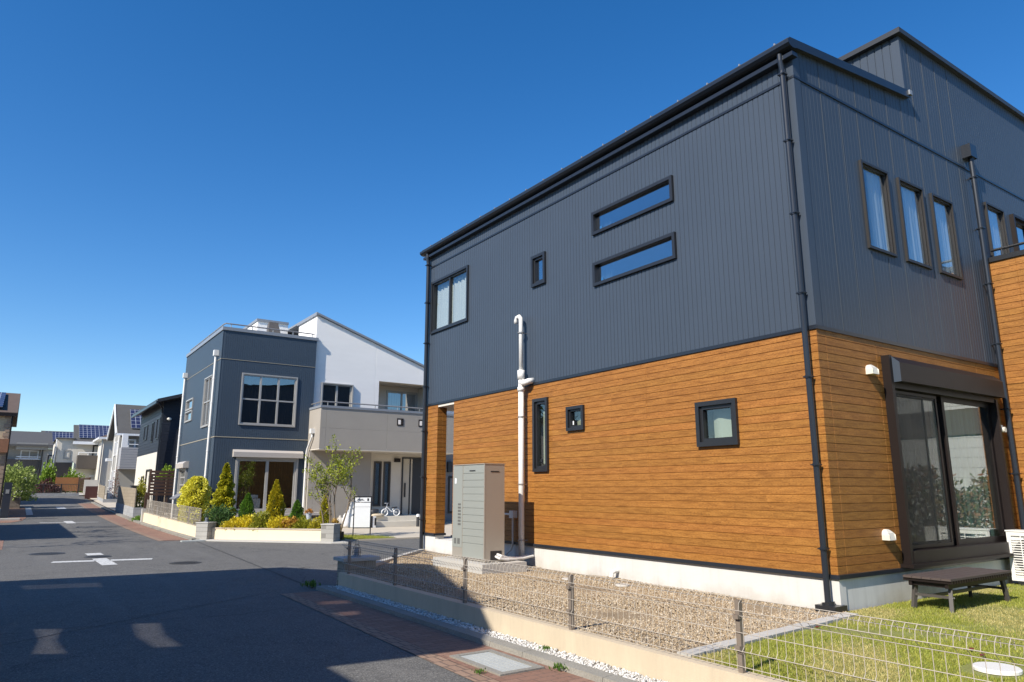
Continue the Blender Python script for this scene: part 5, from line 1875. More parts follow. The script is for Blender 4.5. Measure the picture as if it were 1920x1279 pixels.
mb.build('strap', 'black', wbk)
sack(13.25, 30.0, .48, .22, .2, .34, M['door_dark'], 'black crumpled bag on the porch below the slit windows', tie=False)
sack(13.35, 29.75, .48, .30, .12, .13, M['beige_conc'], 'folded beige sheet lying on the porch edge', 'folded_sheet', 'sheet', False)
tool = thing('shovel', (12.35, 29.9, .05), 'pale long-handled shovel leaning on the wall behind white box', 'shovel')
MB().tube([(12.55, 29.6, .1), (12.72, 30.3, 1.35)], .018, 7).build('handle', 'tile_cap', tool)
mb = MB()
mb.hexa([(12.45, 29.55, .06), (12.66, 29.55, .06), (12.66, 29.57, .06), (12.45, 29.57, .06)], [(12.46, 29.68, .36), (12.66, 29.68, .36), (12.66, 29.70, .36), (12.46, 29.70, .36)])
mb.build('blade', 'alu', tool)
umb = thing('umbrella', (13.12, 30.3, .48), 'closed dark umbrella leaning in the corner by the slit windows', 'umbrella')
MB().tube([(13.28, 30.2, .5), (13.27, 30.4, .9), (13.25, 30.75, 1.75)], [.02, .035, .012], 8).build('canopy', 'door_dark', umb)
MB().tube([(13.25, 30.75, 1.75), (13.25, 30.80, 1.88)], .008, 6).build('umbrella_handle', 'black', umb)
bol = thing('bollard_light', (16.45, 29.3, .05), 'short dark bollard light with a white top beside the porch steps', 'light')
x = 15.0
MB().lathe((14.95, 29.05, .045), [(.07, 0), (.07, .42)], 14).build('bollard_body', 'door_dark', bol)
MB().lathe((14.95, 29.05, .466), [(.072, 0), (.072, .10), (.05, .115)], 14).build('bollard_top', 'white_paint', bol)

# ================================================================== DISTANT STREET
def dist_house(name, loc, lb):
    return thing(name, loc, lb, 'house', 'houses further up the street')

# --- dark navy two-storey house
DY = 47.6
DX = 7.0
dh = dist_house('house', (DX, DY, .3), 'dark navy two-storey house with balcony behind a brown slat screen')
DA, DB = Face('A', DX), Face('B', DY)
gb = gz(50)
navy = mat('navy_siding', (.020, .024, .036), .5, .06, 1)
M['navy'] = navy
M['ltgrey'] = mat('light_grey_siding', (.33, .32, .295), .8, .05, 1, bmp=.2, bs=30)
M['greytile'] = mat('pale_grey_tile_siding', (.34, .34, .35), .7, .05, 1, bmp=.2, bs=30)
M['brownish'] = mat('dark_brown_grey_siding', (.085, .072, .062), .75, .06, 1, bmp=.3, bs=25)
M['offwhite'] = mat('off_white_siding', (.66, .62, .54), .8, .04, 1, bmp=.2, bs=30)
M['greyroof'] = mat('grey_slate_roof', (.085, .083, .080), .8, .10, 2, fine=.2, fs=20)
M['brownroof'] = mat('brown_slate_roof', (.120, .085, .066), .8, .10, 2, fine=.2, fs=20)
M['maroon'] = mat('maroon_block', (.075, .025, .022), .7)
hp = lambda z0, z1, p: grooves(list(np.arange(z0, z1, p)), .012, .012)
mb = MB()
DA.relief(mb, DY, 57, 3.9, 6.9, pz=hp(4, 6.9, .2))
DB.relief(mb, DX, 14, .3, 6.9, pz=hp(.5, 6.9, .2))
mb.relief((0, 57, 0), (1, 0, 0), (0, 1, 0), DX, 14, .3, 6.9)
mb.build('wall', 'navy', dh)
mb = MB()
DA.relief(mb, DY + .8, 57, .3, 3.9)
mb.build('lower_wall', 'offwhite', dh)
mb = MB()
DA.relief(mb, DY, DY + .8, .3, 3.9, pz=hp(.5, 3.9, .2))
mb.box(7.9, 12, 45.9, DY - .01, .3, 5.0)
for z in np.arange(.5, 5, .2):
    mb.box(7.885, 12.0, 45.885, 45.9, z, z + .015)
mb.build('balcony_bay', 'navy', dh)
mb = MB()
mb.tube([(7.92, 45.92, 5.25), (12, 45.92, 5.25)], .03, 6)
mb.tube([(7.92, 45.92, 5.25), (7.92, DY, 5.25)], .03, 6)
for x in (7.92, 9, 10, 11):
    mb.tube([(x, 45.92, 5.0), (x, 45.92, 5.25)], .02, 6)
mb.build('balcony_rail', 'black', dh)
mb = MB()
mb.prism([(6.5, 46.6, 6.75), (6.5, 46.6, 6.95), (11, 46.6, 8.35), (11, 46.6, 8.15)], (0, 11, 0))
mb.prism([(15, 46.6, 6.9), (15, 46.6, 7.1), (11, 46.6, 8.35), (11, 46.6, 8.15)], (0, 11, 0))
rfd = mb.build('roof', 'roof', dh)
MB().prism([(DX, DY - .005, 6.85), (14, DY - .005, 6.85), (11, DY - .005, 8.15)], (0, .02, 0)).build('gable', 'navy', dh)
mb = MB()
mb.tube([(6.55, 46.7, 6.78), (6.9, 47.3, 6.45), (6.92, 47.4, 6.2), (6.92, 47.5, .6)], .05, 8)
mb.box(6.42, 6.54, 46.6, 57.5, 6.68, 6.82)
mb.build('downpipe', 'gunmetal', dh)
for (a0, a1, z0, z1) in ((48.2, 49.4, 4.7, 6.0), (50.6, 51.2, 4.6, 5.9), (53.2, 54.6, 4.9, 5.9)):
    window(DA, dh, a0, a1, z0, z1, 'black', .05, .06, pane='pane_dark', sash=.03)
window(DA, dh, 50.0, 51.6, .9, 2.9, 'black', .08, .08, pane='pane_dark', sash=.05)
window(DA, dh, 52.6, 53.6, 1.0, 2.5, 'black', .06, .08, pane='pane_dark', sash=.05)
mb = MB()
DA.box(mb, 48.9, 49.3, 2.2, 2.5, 0, .2)
mb.build('shutter_box', 'gunmetal', dh)
MB().box(8.3, 8.8, DY - .2, DY - .0, 6.35, 6.5).build('eave_lamp', 'white_plastic', dh)
MB().lathe((7.35, DY - .15, 5.75), [(.05, 0), (.13, .06), (.13, .14), (.05, .2)], 10).build('round_vent', 'white_plastic', dh)

def slat_screen(root, x0, x1, y, z0, z1, nsl, m, gap=.4, posts=5):
    mb = MB()
    h = (z1 - z0) / nsl
    for k in range(nsl):
        mb.box(x0, x1, y - .015, y + .015, z0 + k * h, z0 + k * h + h * (1 - gap))
    mb.build('slats', m, root)
    for x in np.linspace(x0, x1, posts):
        MB().box(x - .04, x + .04, y + .016, y + .08, z0 - .9, z1 + .02).build('post', m, root)
ss = thing('slat_screen', (6.5, 41, .5), 'dark brown horizontal slat screen before the navy house', 'screen')
slat_screen(ss, 5.75, 9.2, 41.0, 1.35, 2.65, 8, M['wood_dark'], .28)
f4 = thing('mesh_fence', (6.8, 40.4, .2), 'dark mesh fence below the brown slat screen', 'fence')
mesh_fence(f4, (5.75, 40.6), (9.0, 40.61), lambda y: .35, .95, .09, .009, 0, False, m='black', posts=[], outward=(0, -1))
# block wall with tan panel, stretch along the street
def panel_wall(y0, y1, x, zl, zh, lb, pm='tanmesh'):
    t_ = thing('block_wall', (x, (y0 + y1) / 2, gz(y0)), lb, 'wall')
    g0, g1 = gz(y0), gz(y1)
    mb = MB()
    mb.hexa([(x, y0, g0 - .1), (x + .15, y0, g0 - .1), (x + .15, y1, g1 - .1), (x, y1, g1 - .1)], [(x, y0, g0 + zl), (x + .15, y0, g0 + zl), (x + .15, y1, g1 + zl), (x, y1, g1 + zl)])
    mb.box(x, x + 1.2, y0 - .15, y0 - .001, g0 - .1, g0 + zl)
    mb.build('block_base', 'conc_block', t_)
    mb = MB()
    mb.hexa([(x + .04, y0, g0 + zl), (x + .09, y0, g0 + zl), (x + .09, y1, g1 + zl), (x + .04, y1, g1 + zl)], [(x + .04, y0, g0 + zh), (x + .09, y0, g0 + zh), (x + .09, y1, g1 + zh), (x + .04, y1, g1 + zh)])
    mb.build('tan_panel', 'tan_panel', t_)
    return t_
M['conc_block'] = brick_mat('grey_concrete_blocks', (.34, .35, .36), (.42, .43, .44), (.25, .25, .25), .4, .2, 'YZ', .03)
M['tan_panel'] = brick_mat('tan_lattice_panel', (.30, .25, .18), (.36, .30, .22), (.20, .165, .12), .5, .18, 'YZ', .05)
panel_wall(43.6, 51.5, 5.42, .55, 1.55, 'grey block wall with tan lattice panel before the pale grey house')
panel_wall(63.4, 68, 5.75, .30, 1.25, 'further low block wall with tan panel near the street end')
f5 = thing('gate_posts', (6, 42.3, .2), 'dark gate frame between brown slat screen and block wall', 'gate')
for x in (5.8, 6.3):
    MB().box(x - .05, x + .05, 42.2, 42.3, .1, 1.5).build('post', 'wood_dark', f5)
mb = MB()
for x in np.arange(5.86, 6.25, .09):
    mb.box(x, x + .02, 42.24, 42.26, .3, 1.35)
mb.box(5.85, 6.25, 42.23, 42.27, 1.35, 1.39)
mb.build('gate_bars', 'black', f5)

# --- light grey gabled house with solar panels
LY, LX = 66.0, 6.75
lh = dist_house('house', (LX, LY, .8), 'pale grey gabled house with tiled balcony and solar panels')
LA, LB = Face('A', LX), Face('B', LY)
mb = MB()
LA.relief(mb, LY, 71.2, .6, 6.2, holes=[])
LB.relief(mb, LX, 13, .6, 6.0)
mb.add([(LX, LY, 6.2), (LX, 71.2, 6.2), (LX, 68.5, 8.5)], [(0, 1, 2)])
mb.relief((0, 71.2, 0), (1, 0, 0), (0, 1, 0), LX, 13, .6, 6.2)
mb.build('wall', 'ltgrey', lh)
mb = MB()
mb.prism([(6.45, 65.3, 5.95), (6.45, 65.3, 6.12), (6.35, 68.5, 8.75), (6.35, 68.5, 8.55)], (8.2, 0, 0))
mb.prism([(6.35, 71.7, 5.85), (6.35, 71.7, 6.05), (6.35, 68.5, 8.75), (6.35, 68.5, 8.55)], (8.2, 0, 0))
rfl = mb.build('roof', 'greyroof', lh)
mb = MB()
mb.bar((6.30, 65.25, 6.0), (6.30, 68.5, 8.62), .08, .3)
mb.bar((6.30, 68.5, 8.62), (6.30, 71.7, 5.95), .08, .3)
mb.box(6.35, 14, 65.15, 65.3, 5.92, 6.08)
mb.build('barge_board', 'white_paint', rfl)
def roof_panel(parent, x0, x1, ya, za, yb, zb, off=.1):
    """solar array on a slope rising from (ya,za) to (yb,zb); the mesh is laid in its own plane so its cells stay square"""
    L = math.hypot(yb - ya, zb - za)
    me = MB().box(0, x1 - x0, 0, L, 0, .05)
    o = me.build('solar_panel', 'solar', parent)
    ang = math.atan2(zb - za, yb - ya)
    mw = Matrix.Translation((x0, ya, za + off)) @ Matrix.Rotation(ang, 4, 'X')
    o.matrix_basis = mw
    if parent.type == 'EMPTY':
        o.matrix_parent_inverse = Matrix.Translation(parent.location).inverted()
    return o
sl_ = (8.75 - 6.12) / (68.5 - 65.3)
roof_panel(rfl, 7.4, 10.6, 65.7, 6.12 + .4 * sl_, 67.8, 6.12 + 2.5 * sl_)
roof_panel(rfl, 9.0, 13.6, 67.85, 6.12 + 2.55 * sl_, 68.45, 6.12 + 3.15 * sl_, .12)
window(LB, lh, 9.2, 10.5, 1.9, 3.4 - .2, 'white_paint', .06, .08, hb=(.5,), pane='pane_dark', sash=.05)
window(LB, lh, 9.0, 11.2, 4.3, 5.9, 'white_paint', .06, .08, vb=(.5,), pane='pane_dark', cur='curtain_grey', waves=8, sash=.05)
window(LB, lh, 7.3, 7.9, 4.3, 5.7, 'white_paint', .06, .08, pane='pane_dark', sash=.05)
for a in (66.8, 68.6):
    window(LA, lh, a, a + .7, 1.6, 3.2, 'white_paint', .08, .08, pane='pane', sash=.04)
    window(LA, lh, a, a + .7, 4.4, 5.6, 'white_paint', .08, .08, pane='pane', sash=.04)
mb = MB()
mb.box(LX + .0, 11.6, 64.6, LY - .01, 3.25, 4.95)
for z in np.arange(3.4, 4.9, .2):
    mb.box(LX - .012, 11.6, 64.588, 64.6, z, z + .02)
mb.build('balcony', 'greytile', lh)
mb = MB()
mb.tube([(LX + .05, 64.65, 5.2), (11.6, 64.65, 5.2)], .03, 6)
for x in np.linspace(LX + .1, 11.5, 5):
    mb.tube([(x, 64.65, 4.95), (x, 64.65, 5.2)], .02, 6)
mb.box(LX, LX + .4, 64.6, 65.0, 4.95, 6.0)
mb.build('balcony_rail', 'white_paint', lh)
mb = MB()
mb.tube([(LX - .08, LY + .1, 6.0), (LX - .08, LY + .1, .7)], .06, 8)
mb.tube([(LX - .08, LY + 3, 6.0), (LX - .08, LY + 3, .7)], .05, 8)
mb.build('downpipe', 'white_pvc', lh)
MB().box(LX - .5, LX, 69.6, 70.6, 4.0, 4.25).build('window_awning', 'white_paint', lh)
MB().box(8.5, 8.65, LY - .12, LY, 2.95, 3.1).build('wall_lamp', 'white_paint', lh)
# --- outdoor AC units at its foot
for k, (y_, z_) in enumerate(((66.6, .75), (66.6, 1.75))):
    t_ = thing('air_conditioner', (6.3, y_, z_), ('lower', 'upper')[k] + ' white outdoor unit of the stacked pair at the pale grey house', 'air conditioner', None)
    mb = MB()
    mb.box(6.3, 6.62, y_ - .4, y_ + .4, z_, z_ + .65)
    mb.box(6.32, 6.6, y_ - .38, y_ - .30, z_ - .32, z_)
    mb.box(6.32, 6.6, y_ + .30, y_ + .38, z_ - .32, z_)
    mb.build('casing', 'white_paint', t_)
    MB().box(6.28, 6.299, y_ - .3, y_ + .2, z_ + .08, z_ + .58).build('grille', 'alu', t_)
sh = thing('storage_shed', (8, 55.5, .4), 'dark charcoal storage shed behind the tan panelled wall', 'shed')
MB().box(6.6, 8.3, 54.5, 55.4, .3, 1.85).build('shed_body', 'navy', sh)
MB().box(6.55, 8.35, 54.45, 55.45, 1.85, 1.92).build('shed_roof', 'roof', sh)

# --- beige house behind it
bh = dist_house('house', (6.9, 78, 1.2), 'narrow cream house with dark hipped roof and brown balcony bay')
BA, BB = Face('A', 6.62), Face('B', 78.0)
mb = MB()
BA.relief(mb, 78, 88, 1, 6.5)
BB.relief(mb, 6.62, 13, 1, 6.5)
mb.build('wall', 'offwhite', bh)
mb = MB()
mb.hexa([(6.2, 77.5, 6.5), (13.5, 77.5, 6.5), (13.5, 88, 6.5), (6.2, 88, 6.5)], [(9.5, 81, 8.0), (10.5, 81, 8.0), (10.5, 84, 8.0), (9.5, 84, 8.0)])
rb_ = mb.build('roof', 'brownroof', bh)
MB().box(6.1, 13.6, 77.4, 88.1, 6.32, 6.50).build('eaves', 'white_paint', rb_)
MB().box(7.55, 12, 76.9, 77.99, 3.1, 5.0).build('balcony', 'brownish', bh)
mb = MB()
mb.tube([(7.6, 77, 5.25), (12, 77, 5.25)], .03, 6)
for x in (7.6, 8.6, 9.6):
    mb.tube([(x, 77, 5.0), (x, 77, 5.25)], .025, 6)
mb.build('balcony_rail', 'black', bh)
mb = MB()
mb.tube([(6.5, 77.9, 6.3), (6.5, 77.9, 1)], .07, 8)
mb.build('downpipe', 'alu', bh)
window(BB, bh, 8.2, 10, 5.1, 6.3, 'white_paint', .06, .08, vb=(.5,), pane='pane_dark', sash=.05)

# --- white house with solar roof across the street end
wh = dist_house('house', (5.5, 84, 1.4), 'cream and brown house with long solar roof at the street end')
WHB = Face('B', 84.0)
K = 84 / 75
zz = lambda z: 1.65 + (z - 1.65) * K
mb = MB()
WHB.relief(mb, 3.15, 4.72, zz(4.0), zz(6.05))
WHB.relief(mb, 4.72, 10, 1.2, zz(5.85))
Face('A', 3.15).relief(mb, 84, 94, 1.2, zz(6.05))
mb.build('wall', 'offwhite', wh)
mb = MB()
WHB.relief(mb, 3.15, 4.55, 1.2, zz(4.0), d=.004)
mb.build('lower_wall', 'brownish', wh)
mb = MB()
mb.prism([(4.45, 83.4, zz(5.72)), (4.45, 83.4, zz(5.85)), (4.45, 87, zz(5.85) + 1.9), (4.45, 87, zz(5.72) + 1.9)], (6, 0, 0))
mb.box(3.0, 4.6, 83.7, 94, zz(6.05), zz(6.05) + .12)
rw_ = mb.build('roof', 'greyroof', wh)
MB().box(4.4, 10, 83.25, 83.4, zz(5.6), zz(5.85)).build('fascia', 'white_paint', rw_)
roof_panel(rw_, 4.9, 9.5, 83.9, zz(5.85) + .27, 86.8, zz(5.85) + 1.8)
MB().box(4.9, 9, 82.6, 83.99, zz(3.45), zz(4.62)).build('balcony', 'brownish', wh)
mb = MB()
mb.tube([(4.9, 82.65, zz(4.85)), (9, 82.65, zz(4.85))], .04, 6)
for x in np.linspace(4.95, 9, 6):
    mb.tube([(x, 82.65, zz(4.6)), (x, 82.65, zz(4.85))], .03, 6)
mb.build('balcony_rail', 'white_paint', wh)
window(WHB, wh, 6.2, 8.6, zz(4.5), zz(5.6), 'bronze', .06, .08, vb=(.5,), pane='pane_dark', cur='curtain', waves=6, sash=.05)
window(WHB, wh, 3.75, 4.3, zz(4.3), zz(5.1), 'alu_w', .06, .08, pane='pane_dark', sash=.05)
window(WHB, wh, 6.2, 8.6, 1.6, zz(2.9), 'white_paint', .06, .08, vb=(.5,), pane='pane_dark', cur='curtain', waves=6, sash=.05)
MB().tube([(3.05, 83.8, zz(6.0)), (2.92, 83.8, 1.2)], .07, 8).build('downpipe', 'white_pvc', wh)

# --- grey roofed house at the far left end
eh = dist_house('house', (1, 84, 1.4), 'brown-grey house with big grey slate roof at the left street end')
EHB = Face('B', 84.0)
mb = MB()
EHB.relief(mb, -3.0, 2.05, 1.2, zz(4.2))
mb.build('lower_wall', 'brownish', eh)
mb = MB()
Face('B', 84.6).relief(mb, -3.0, 2.3, zz(4.2), zz(5.6), holes=[])
Face('A', 2.4).relief(mb, 84.6, 93, 1.2, zz(5.5))
mb.box(2.05, 2.4, 84.0, 93, 1.2, zz(5.5))
mb.box(1.85, 2.35, 83.98, 84.6, zz(4.2), zz(5.5))
mb.box(-.2, 2.35, 83.5, 84.6, zz(5.05), zz(5.6))
mb.build('wall', 'ltgrey', eh)
mb = MB()
mb.prism([(-3.0, 83.2, zz(5.3)), (-3.0, 83.2, zz(5.45)), (-3.0, 90, zz(6.95)), (-3.0, 90, zz(6.8))], (5.75, 0, 0))
mb.build('roof', 'greyroof', eh)
window(Face('B', 84.6), eh, .2, 1.7, zz(4.25), zz(5.0), 'white_paint', .04, .06, vb=(.5,), pane='pane_dark', sash=.05)
mb = MB()
mb.tube([(-.1, 83.95, zz(4.42)), (1.9, 83.95, zz(4.42))], .04, 6)
mb.box(-.15, 1.9, 83.9, 84.0, zz(4.2), zz(4.25))
mb.build('balcony_rail', 'white_paint', eh)
MB().tube([(2.0, 83.9, zz(5.3)), (1.75, 83.9, 1.2)], .06, 8).build('downpipe', 'black', eh)
mb = MB()
mb.box(-.1, 1.0, 82.2, 83.98, zz(2.55), zz(2.65))
mb.tube([(.95, 82.3, 1.2), (.95, 82.3, zz(2.6))], .05, 6)
mb.build('door_canopy', 'white_paint', eh)
# glimpse of another solar roof between them
gh = dist_house('house', (3.2, 100, 1.6), 'sliver of a house with solar roof between the two end houses')
MB().box(2.2, 5.5, 100, 108, 1.5, 6.3).build('wall', 'ltgrey', gh)
mb = MB()
mb.prism([(2.0, 99.4, 6.3), (2.0, 99.4, 6.45), (2.0, 103, 8.6), (2.0, 103, 8.45)], (4, 0, 0))
rg_ = mb.build('roof', 'greyroof', gh)
roof_panel(rg_, 2.4, 5.8, 99.7, 6.6, 102.7, 8.35)
window(Face('B', 100.0), gh, 2.9, 4.2, 4.0, 5.6, 'black', .06, .08, hb=(.5,), pane='pane_dark', sash=.06)

# end of street: fences, slat fence, shrubs
ef = thing('end_wall', (2.5, 75, 1.0), 'low grey block wall topped by grey railings closing the street', 'wall')
gE = gz(75)
MB().box(-.5, 4.9, 75, 75.2, gE - .2, gE + .25).build('block_base', 'conc_block', ef)
mb = MB()
for x in np.arange(-.4, 4.9, .12):
    mb.box(x - .012, x + .012, 75.08, 75.11, gE + .25, gE + 1.05)
mb.box(-.45, 4.9, 75.07, 75.12, gE + 1.0, gE + 1.05)
mb.box(-.45, 4.9, 75.07, 75.12, gE + .3, gE + .34)
mb.build('railing', 'bronze_lt', ef)
for x in np.linspace(-.4, 4.8, 5):
    MB().box(x - .04, x + .04, 75.13, 75.19, gE + .25, gE + 1.08).build('post', 'bronze_lt', ef)
wf = thing('wood_fence', (4.2, 79, 1.2), 'orange wood slat fence before the cream and brown house', 'fence')
gW = gz(79)
slat_screen(wf, 3.2, 5.85, 79.0, gW + .25, gW + 1.5, 11, M['wood_slat'], .10, 4)
slat_screen(wf, 5.0, 5.9, 78.6, gW + .25, gW + 1.5, 11, M['wood_dark'], .15, 2)
MB().box(5.3, 6.4, 76.4, 76.55, gz(76) - .1, gz(76) + 1.4).build('wall', 'offwhite')
o = bpy.context.scene.collection.objects[-1]
tag(o, 'plain cream garden wall right of the orange slat fence', 'wall')
o.name = 'garden_wall'
tag(MB().box(5.05, 5.95, 70.5, 70.7, gz(70) - .1, gz(70) + 1.05).build('maroon_wall', 'maroon'), 'small dark maroon wall at the bend of the street', 'wall')
mound(2.6, 80.5, gz(80), .75, .7, 2.2, (.10, .19, .015), (.30, .42, .05), 'bright green tree-like shrub beside the street-end house', 'green_shrub', 2600, .22, .3, .5, 'bush')
mound(2.5, 78.5, gz(78), .95, .6, 1.25, (.06, .02, .02), (.14, .05, .05), 'dark red-leaved shrub under the bright green bush at the street end', 'red_shrub', 1600, .2, .3, .5, 'bush')
mound(4.6, 81, gz(80), .9, .7, 2.15, (.10, .19, .015), (.28, .40, .05), 'green bush rising behind the orange slat fence', 'green_shrub', 2200, .2, .3, .5, 'bush')
mound(5.80, 44.2, .3, .22, .4, 1.75, (.22, .24, .02), (.50, .46, .05), 'yellow-green shrub beside the end of the brown slat screen', 'yellow_shrub', 1500, .1, .4, .5, 'bush')
mound(6.9, 43.5, 2.2, .4, .4, .6, (.12, .22, .02), (.34, .46, .05), 'light green treetop peeping over the brown slat screen', 'small_tree', 1200, .11, .4, .5, 'tree')
MB().tube([(6.9, 43.5, .2), (6.9, 43.5, 2.4)], .04, 6).build('trunk', 'bark', bpy.data.objects['small_tree'])
mound(6.6, 64.3, 1.0, .3, .5, 2.4, (.10, .03, .025), (.26, .10, .07), 'thin reddish shrub at the corner of the pale grey house', 'red_shrub', 160, .12, .4, .5, 'bush')

M['wood_brown'] = mat('brown_wood_boards', (.26, .12, .06), .65, .12, 3, fine=.2, fs=30)
# --- brown house on the left edge
lb_ = dist_house('house', (-3, 50, .25), 'tan brick house with brown roof and wooden balcony at the left edge')
LBF = Face('B', 46.2)
M['tan_brick'] = brick_mat('tan_brick_wall', (.56, .43, .27), (.64, .51, .34), (.46, .37, .26), .22, .08, 'XZ', .08)
mb = MB()
LBF.relief(mb, -9, -.52, .2, 5.6)
mb.relief((-.52, 0, 0), (0, 1, 0), (1, 0, 0), 46.2, 54, .2, 5.6)
mb.relief((0, 54, 0), (1, 0, 0), (0, 1, 0), -9, -.52, .2, 5.6)
mb.add([(-.52, 46.2, 5.6), (-.52, 54, 5.6), (-.52, 50.1, 6.9)], [(0, 1, 2)])
mb.build('wall', 'tan_brick', lb_)
mb = MB()
for k in range(22):
    mb.box(-.78 if k % 2 else -.68, -.51, 46.17, 46.25, .3 + k * .24, .3 + k * .24 + .2)
mb.build('quoins', mat('brown_quoin', (.34, .25, .18), .8), lb_)
mb = MB()
mb.prism([(-9.5, 46.05, 5.48), (-9.5, 46.05, 5.66), (-9.5, 50.1, 7.12), (-9.5, 50.1, 6.94)], (9.24, 0, 0))
mb.prism([(-9.5, 54.5, 5.48), (-9.5, 54.5, 5.66), (-9.5, 50.1, 7.12), (-9.5, 50.1, 6.94)], (9.24, 0, 0))
rl_ = mb.build('roof', 'brownroof', lb_)
roof_panel(rl_, -5.5, -.95, 46.3, 5.86, 49.7, 6.98, .06)
MB().box(-9.5, -.27, 45.95, 46.05, 5.45, 5.62).build('gutter', 'bronze', rl_)
MB().box(-5, -.46, 45.95, 46.19, 3.55, 4.25).build('balcony', 'wood_brown', lb_)
MB().tube([(-.46, 46.1, 5.5), (-.46, 46.1, .3)], .04, 8).build('downpipe', 'bronze', lb_)
# gate post and stone planter with shrub
gp = thing('gate_post', (-.2, 45, .18), 'dark gate post with a small pale plate on the left pavement corner', 'gate post')
MB().box(-.38, -.04, 44.4, 44.7, .1, 2.0).build('post', 'navy', gp)
MB().box(-.28, -.13, 44.385, 44.399, 1.45, 1.65).build('plate', 'alu', gp)
tag(MB().box(-.8, .45, 43.6, 44.2, gz(44) - .05, gz(44) + .1).build('kerb_stone', 'conc'), 'pale kerb slab at the foot of the dark gate post', 'kerb')
pl = thing('stone_planter', (-.1, 58, .45), 'rough stone planter at the left roadside below the pale green shrub', 'planter')
MB().box(-1.2, .5, 56.5, 60, gz(57) - .1, gz(57) + .75).build('planter_body', brick_mat('rough_stone', (.16, .14, .12), (.24, .21, .18), (.09, .08, .07), .4, .2, 'XZ', .06), pl)
mound(-.05, 57.5, gz(57) + .5, 1.25, 1.0, 2.1, (.12, .19, .03), (.44, .52, .16), 'pale green bushy shrub in the stone planter at left', 'green_shrub', 4500, .16, .4, .5, 'bush')

# ================================================================== ACROSS THE STREET AND BEHIND THE CAMERA (shade and reflections)
oh = thing('house', (-7, 10, 0), 'gabled beige house across the street whose shadow falls on the road', 'house')
KX = math.sin(R(SUN_AZ)) / math.tan(R(SUN_EL))
KY = math.cos(R(SUN_AZ)) / math.tan(R(SUN_EL))
e1 = Vector((-.9945, .105, 0))
def gable_point(gx, gy):
    """point of the street gable whose shadow reaches (gx, gy) on the road"""
    x_, y_ = -3.0, gy
    for _ in range(20):
        h = (gx - x_) / KX
        y_ = gy - KY * h
        x_ = -3.0 + .105 * (y_ - 10)
    return Vector((x_, y_, h))
gk_ = gable_point(5.22, 7.80)
ga_, gp_, gc_ = gable_point(4.37, 6.83), gable_point(7.1, 12.66), gable_point(5.02, 16.03)
gw_ = gk_.lerp(gp_, .02)
wall_o = MB().prism([(gw_.x, gw_.y, -.05), (gw_.x, gw_.y, gw_.z - .17), (gp_.x, gp_.y, gp_.z - .17), (gc_.x, gc_.y, gc_.z - .17), (gc_.x, gc_.y, -.05)], e1 * 9).build('wall', 'offwhite', oh)
dn = Vector((0, 0, -.16))
roof_o = MB().prism([ga_ + dn, gk_ + dn, gp_ + dn, gc_ + dn, gc_, gp_, gk_, ga_], e1 * 9).build('roof', 'brownroof', oh)
oh2 = thing('house', (-7, -2, 0), 'low beige wing of the house across the street', 'house')
hw = (2.55 + 3.45) / KX
yw_ = 7.0 - KY * hw
mb = MB()
mb.prism([(-3.45, -9.5, -.05), (-3.45, yw_, -.05), (-3.45, yw_, hw - .02), (-3.45, -9.5, hw - .02)], (-8, 0, 0))
mb.build('wall', 'offwhite', oh2)
mb = MB()
mb.prism([(-3.45, -9.5, hw - .019), (-3.45, -9.5, hw + .1), (-7.5, -9.5, hw + 1.2), (-11.5, -9.5, hw - .019)], (0, 9.5 + yw_, 0))
mb.build('roof', 'brownroof', oh2)
# shafts cut through that house, added to imitate window-reflected sun patches on the road
M['tinted'] = None
def tinted(k):
    m, t, b = nt('sun_patch_tint')
    t.nodes.remove(b)
    tr = node(t, 'ShaderNodeBsdfTransparent')
    tr.inputs['Color'].default_value = (k, k, k * 1.05, 1)
    t.links.new(tr.outputs[0], t.nodes['Material Output'].inputs['Surface'])
    return m
def shaft(poly, k):
    sv = Vector((-KX, -KY, 1.0))
    cut = MB().prism([Vector((p[0], p[1], 0)) + sv * 1.5 for p in poly], sv * 9).build('cutter', 'offwhite')
    for o in (wall_o, roof_o):
        md = o.modifiers.new('cut', 'BOOLEAN')
        md.object = cut
        md.solver = 'EXACT'
        bpy.context.view_layer.update()
        me = bpy.data.meshes.new_from_object(o.evaluated_get(bpy.context.evaluated_depsgraph_get()))
        o.modifiers.clear()
        o.data = me
    bpy.data.objects.remove(cut)
    c = Vector((sum(p[0] for p in poly) / len(poly), sum(p[1] for p in poly) / len(poly), 0))
    mb = MB()
    mb.prism([c + (Vector((p[0], p[1], 0)) - c) * 1.02 + sv * 4.6 for p in poly], (0, 0, .01))
    mb.build('sun_patch_pane', tinted(k), oh)  # added pane, there only to dim the imitated sun patch
shaft([(0.41, 10.77), (0.68, 10.58), (0.59, 9.82), (0.65, 8.99), (0.36, 9.18), (0.44, 9.92)], .58)
shaft([(1.44, 10.49), (1.72, 10.35), (1.64, 9.47), (1.69, 8.71), (1.44, 8.82), (1.37, 9.58)], .58)
shaft([(0.3, 15.66), (1.51, 15.31), (1.47, 14.66), (0.36, 15.0)], .38)
shaft([(3.81, 9.8), (4.11, 9.75), (4.05, 9.48), (3.8, 9.5)], .55)
shaft([(4.0, 10.86), (4.37, 10.74), (4.32, 10.46), (3.9, 10.56)], .45)
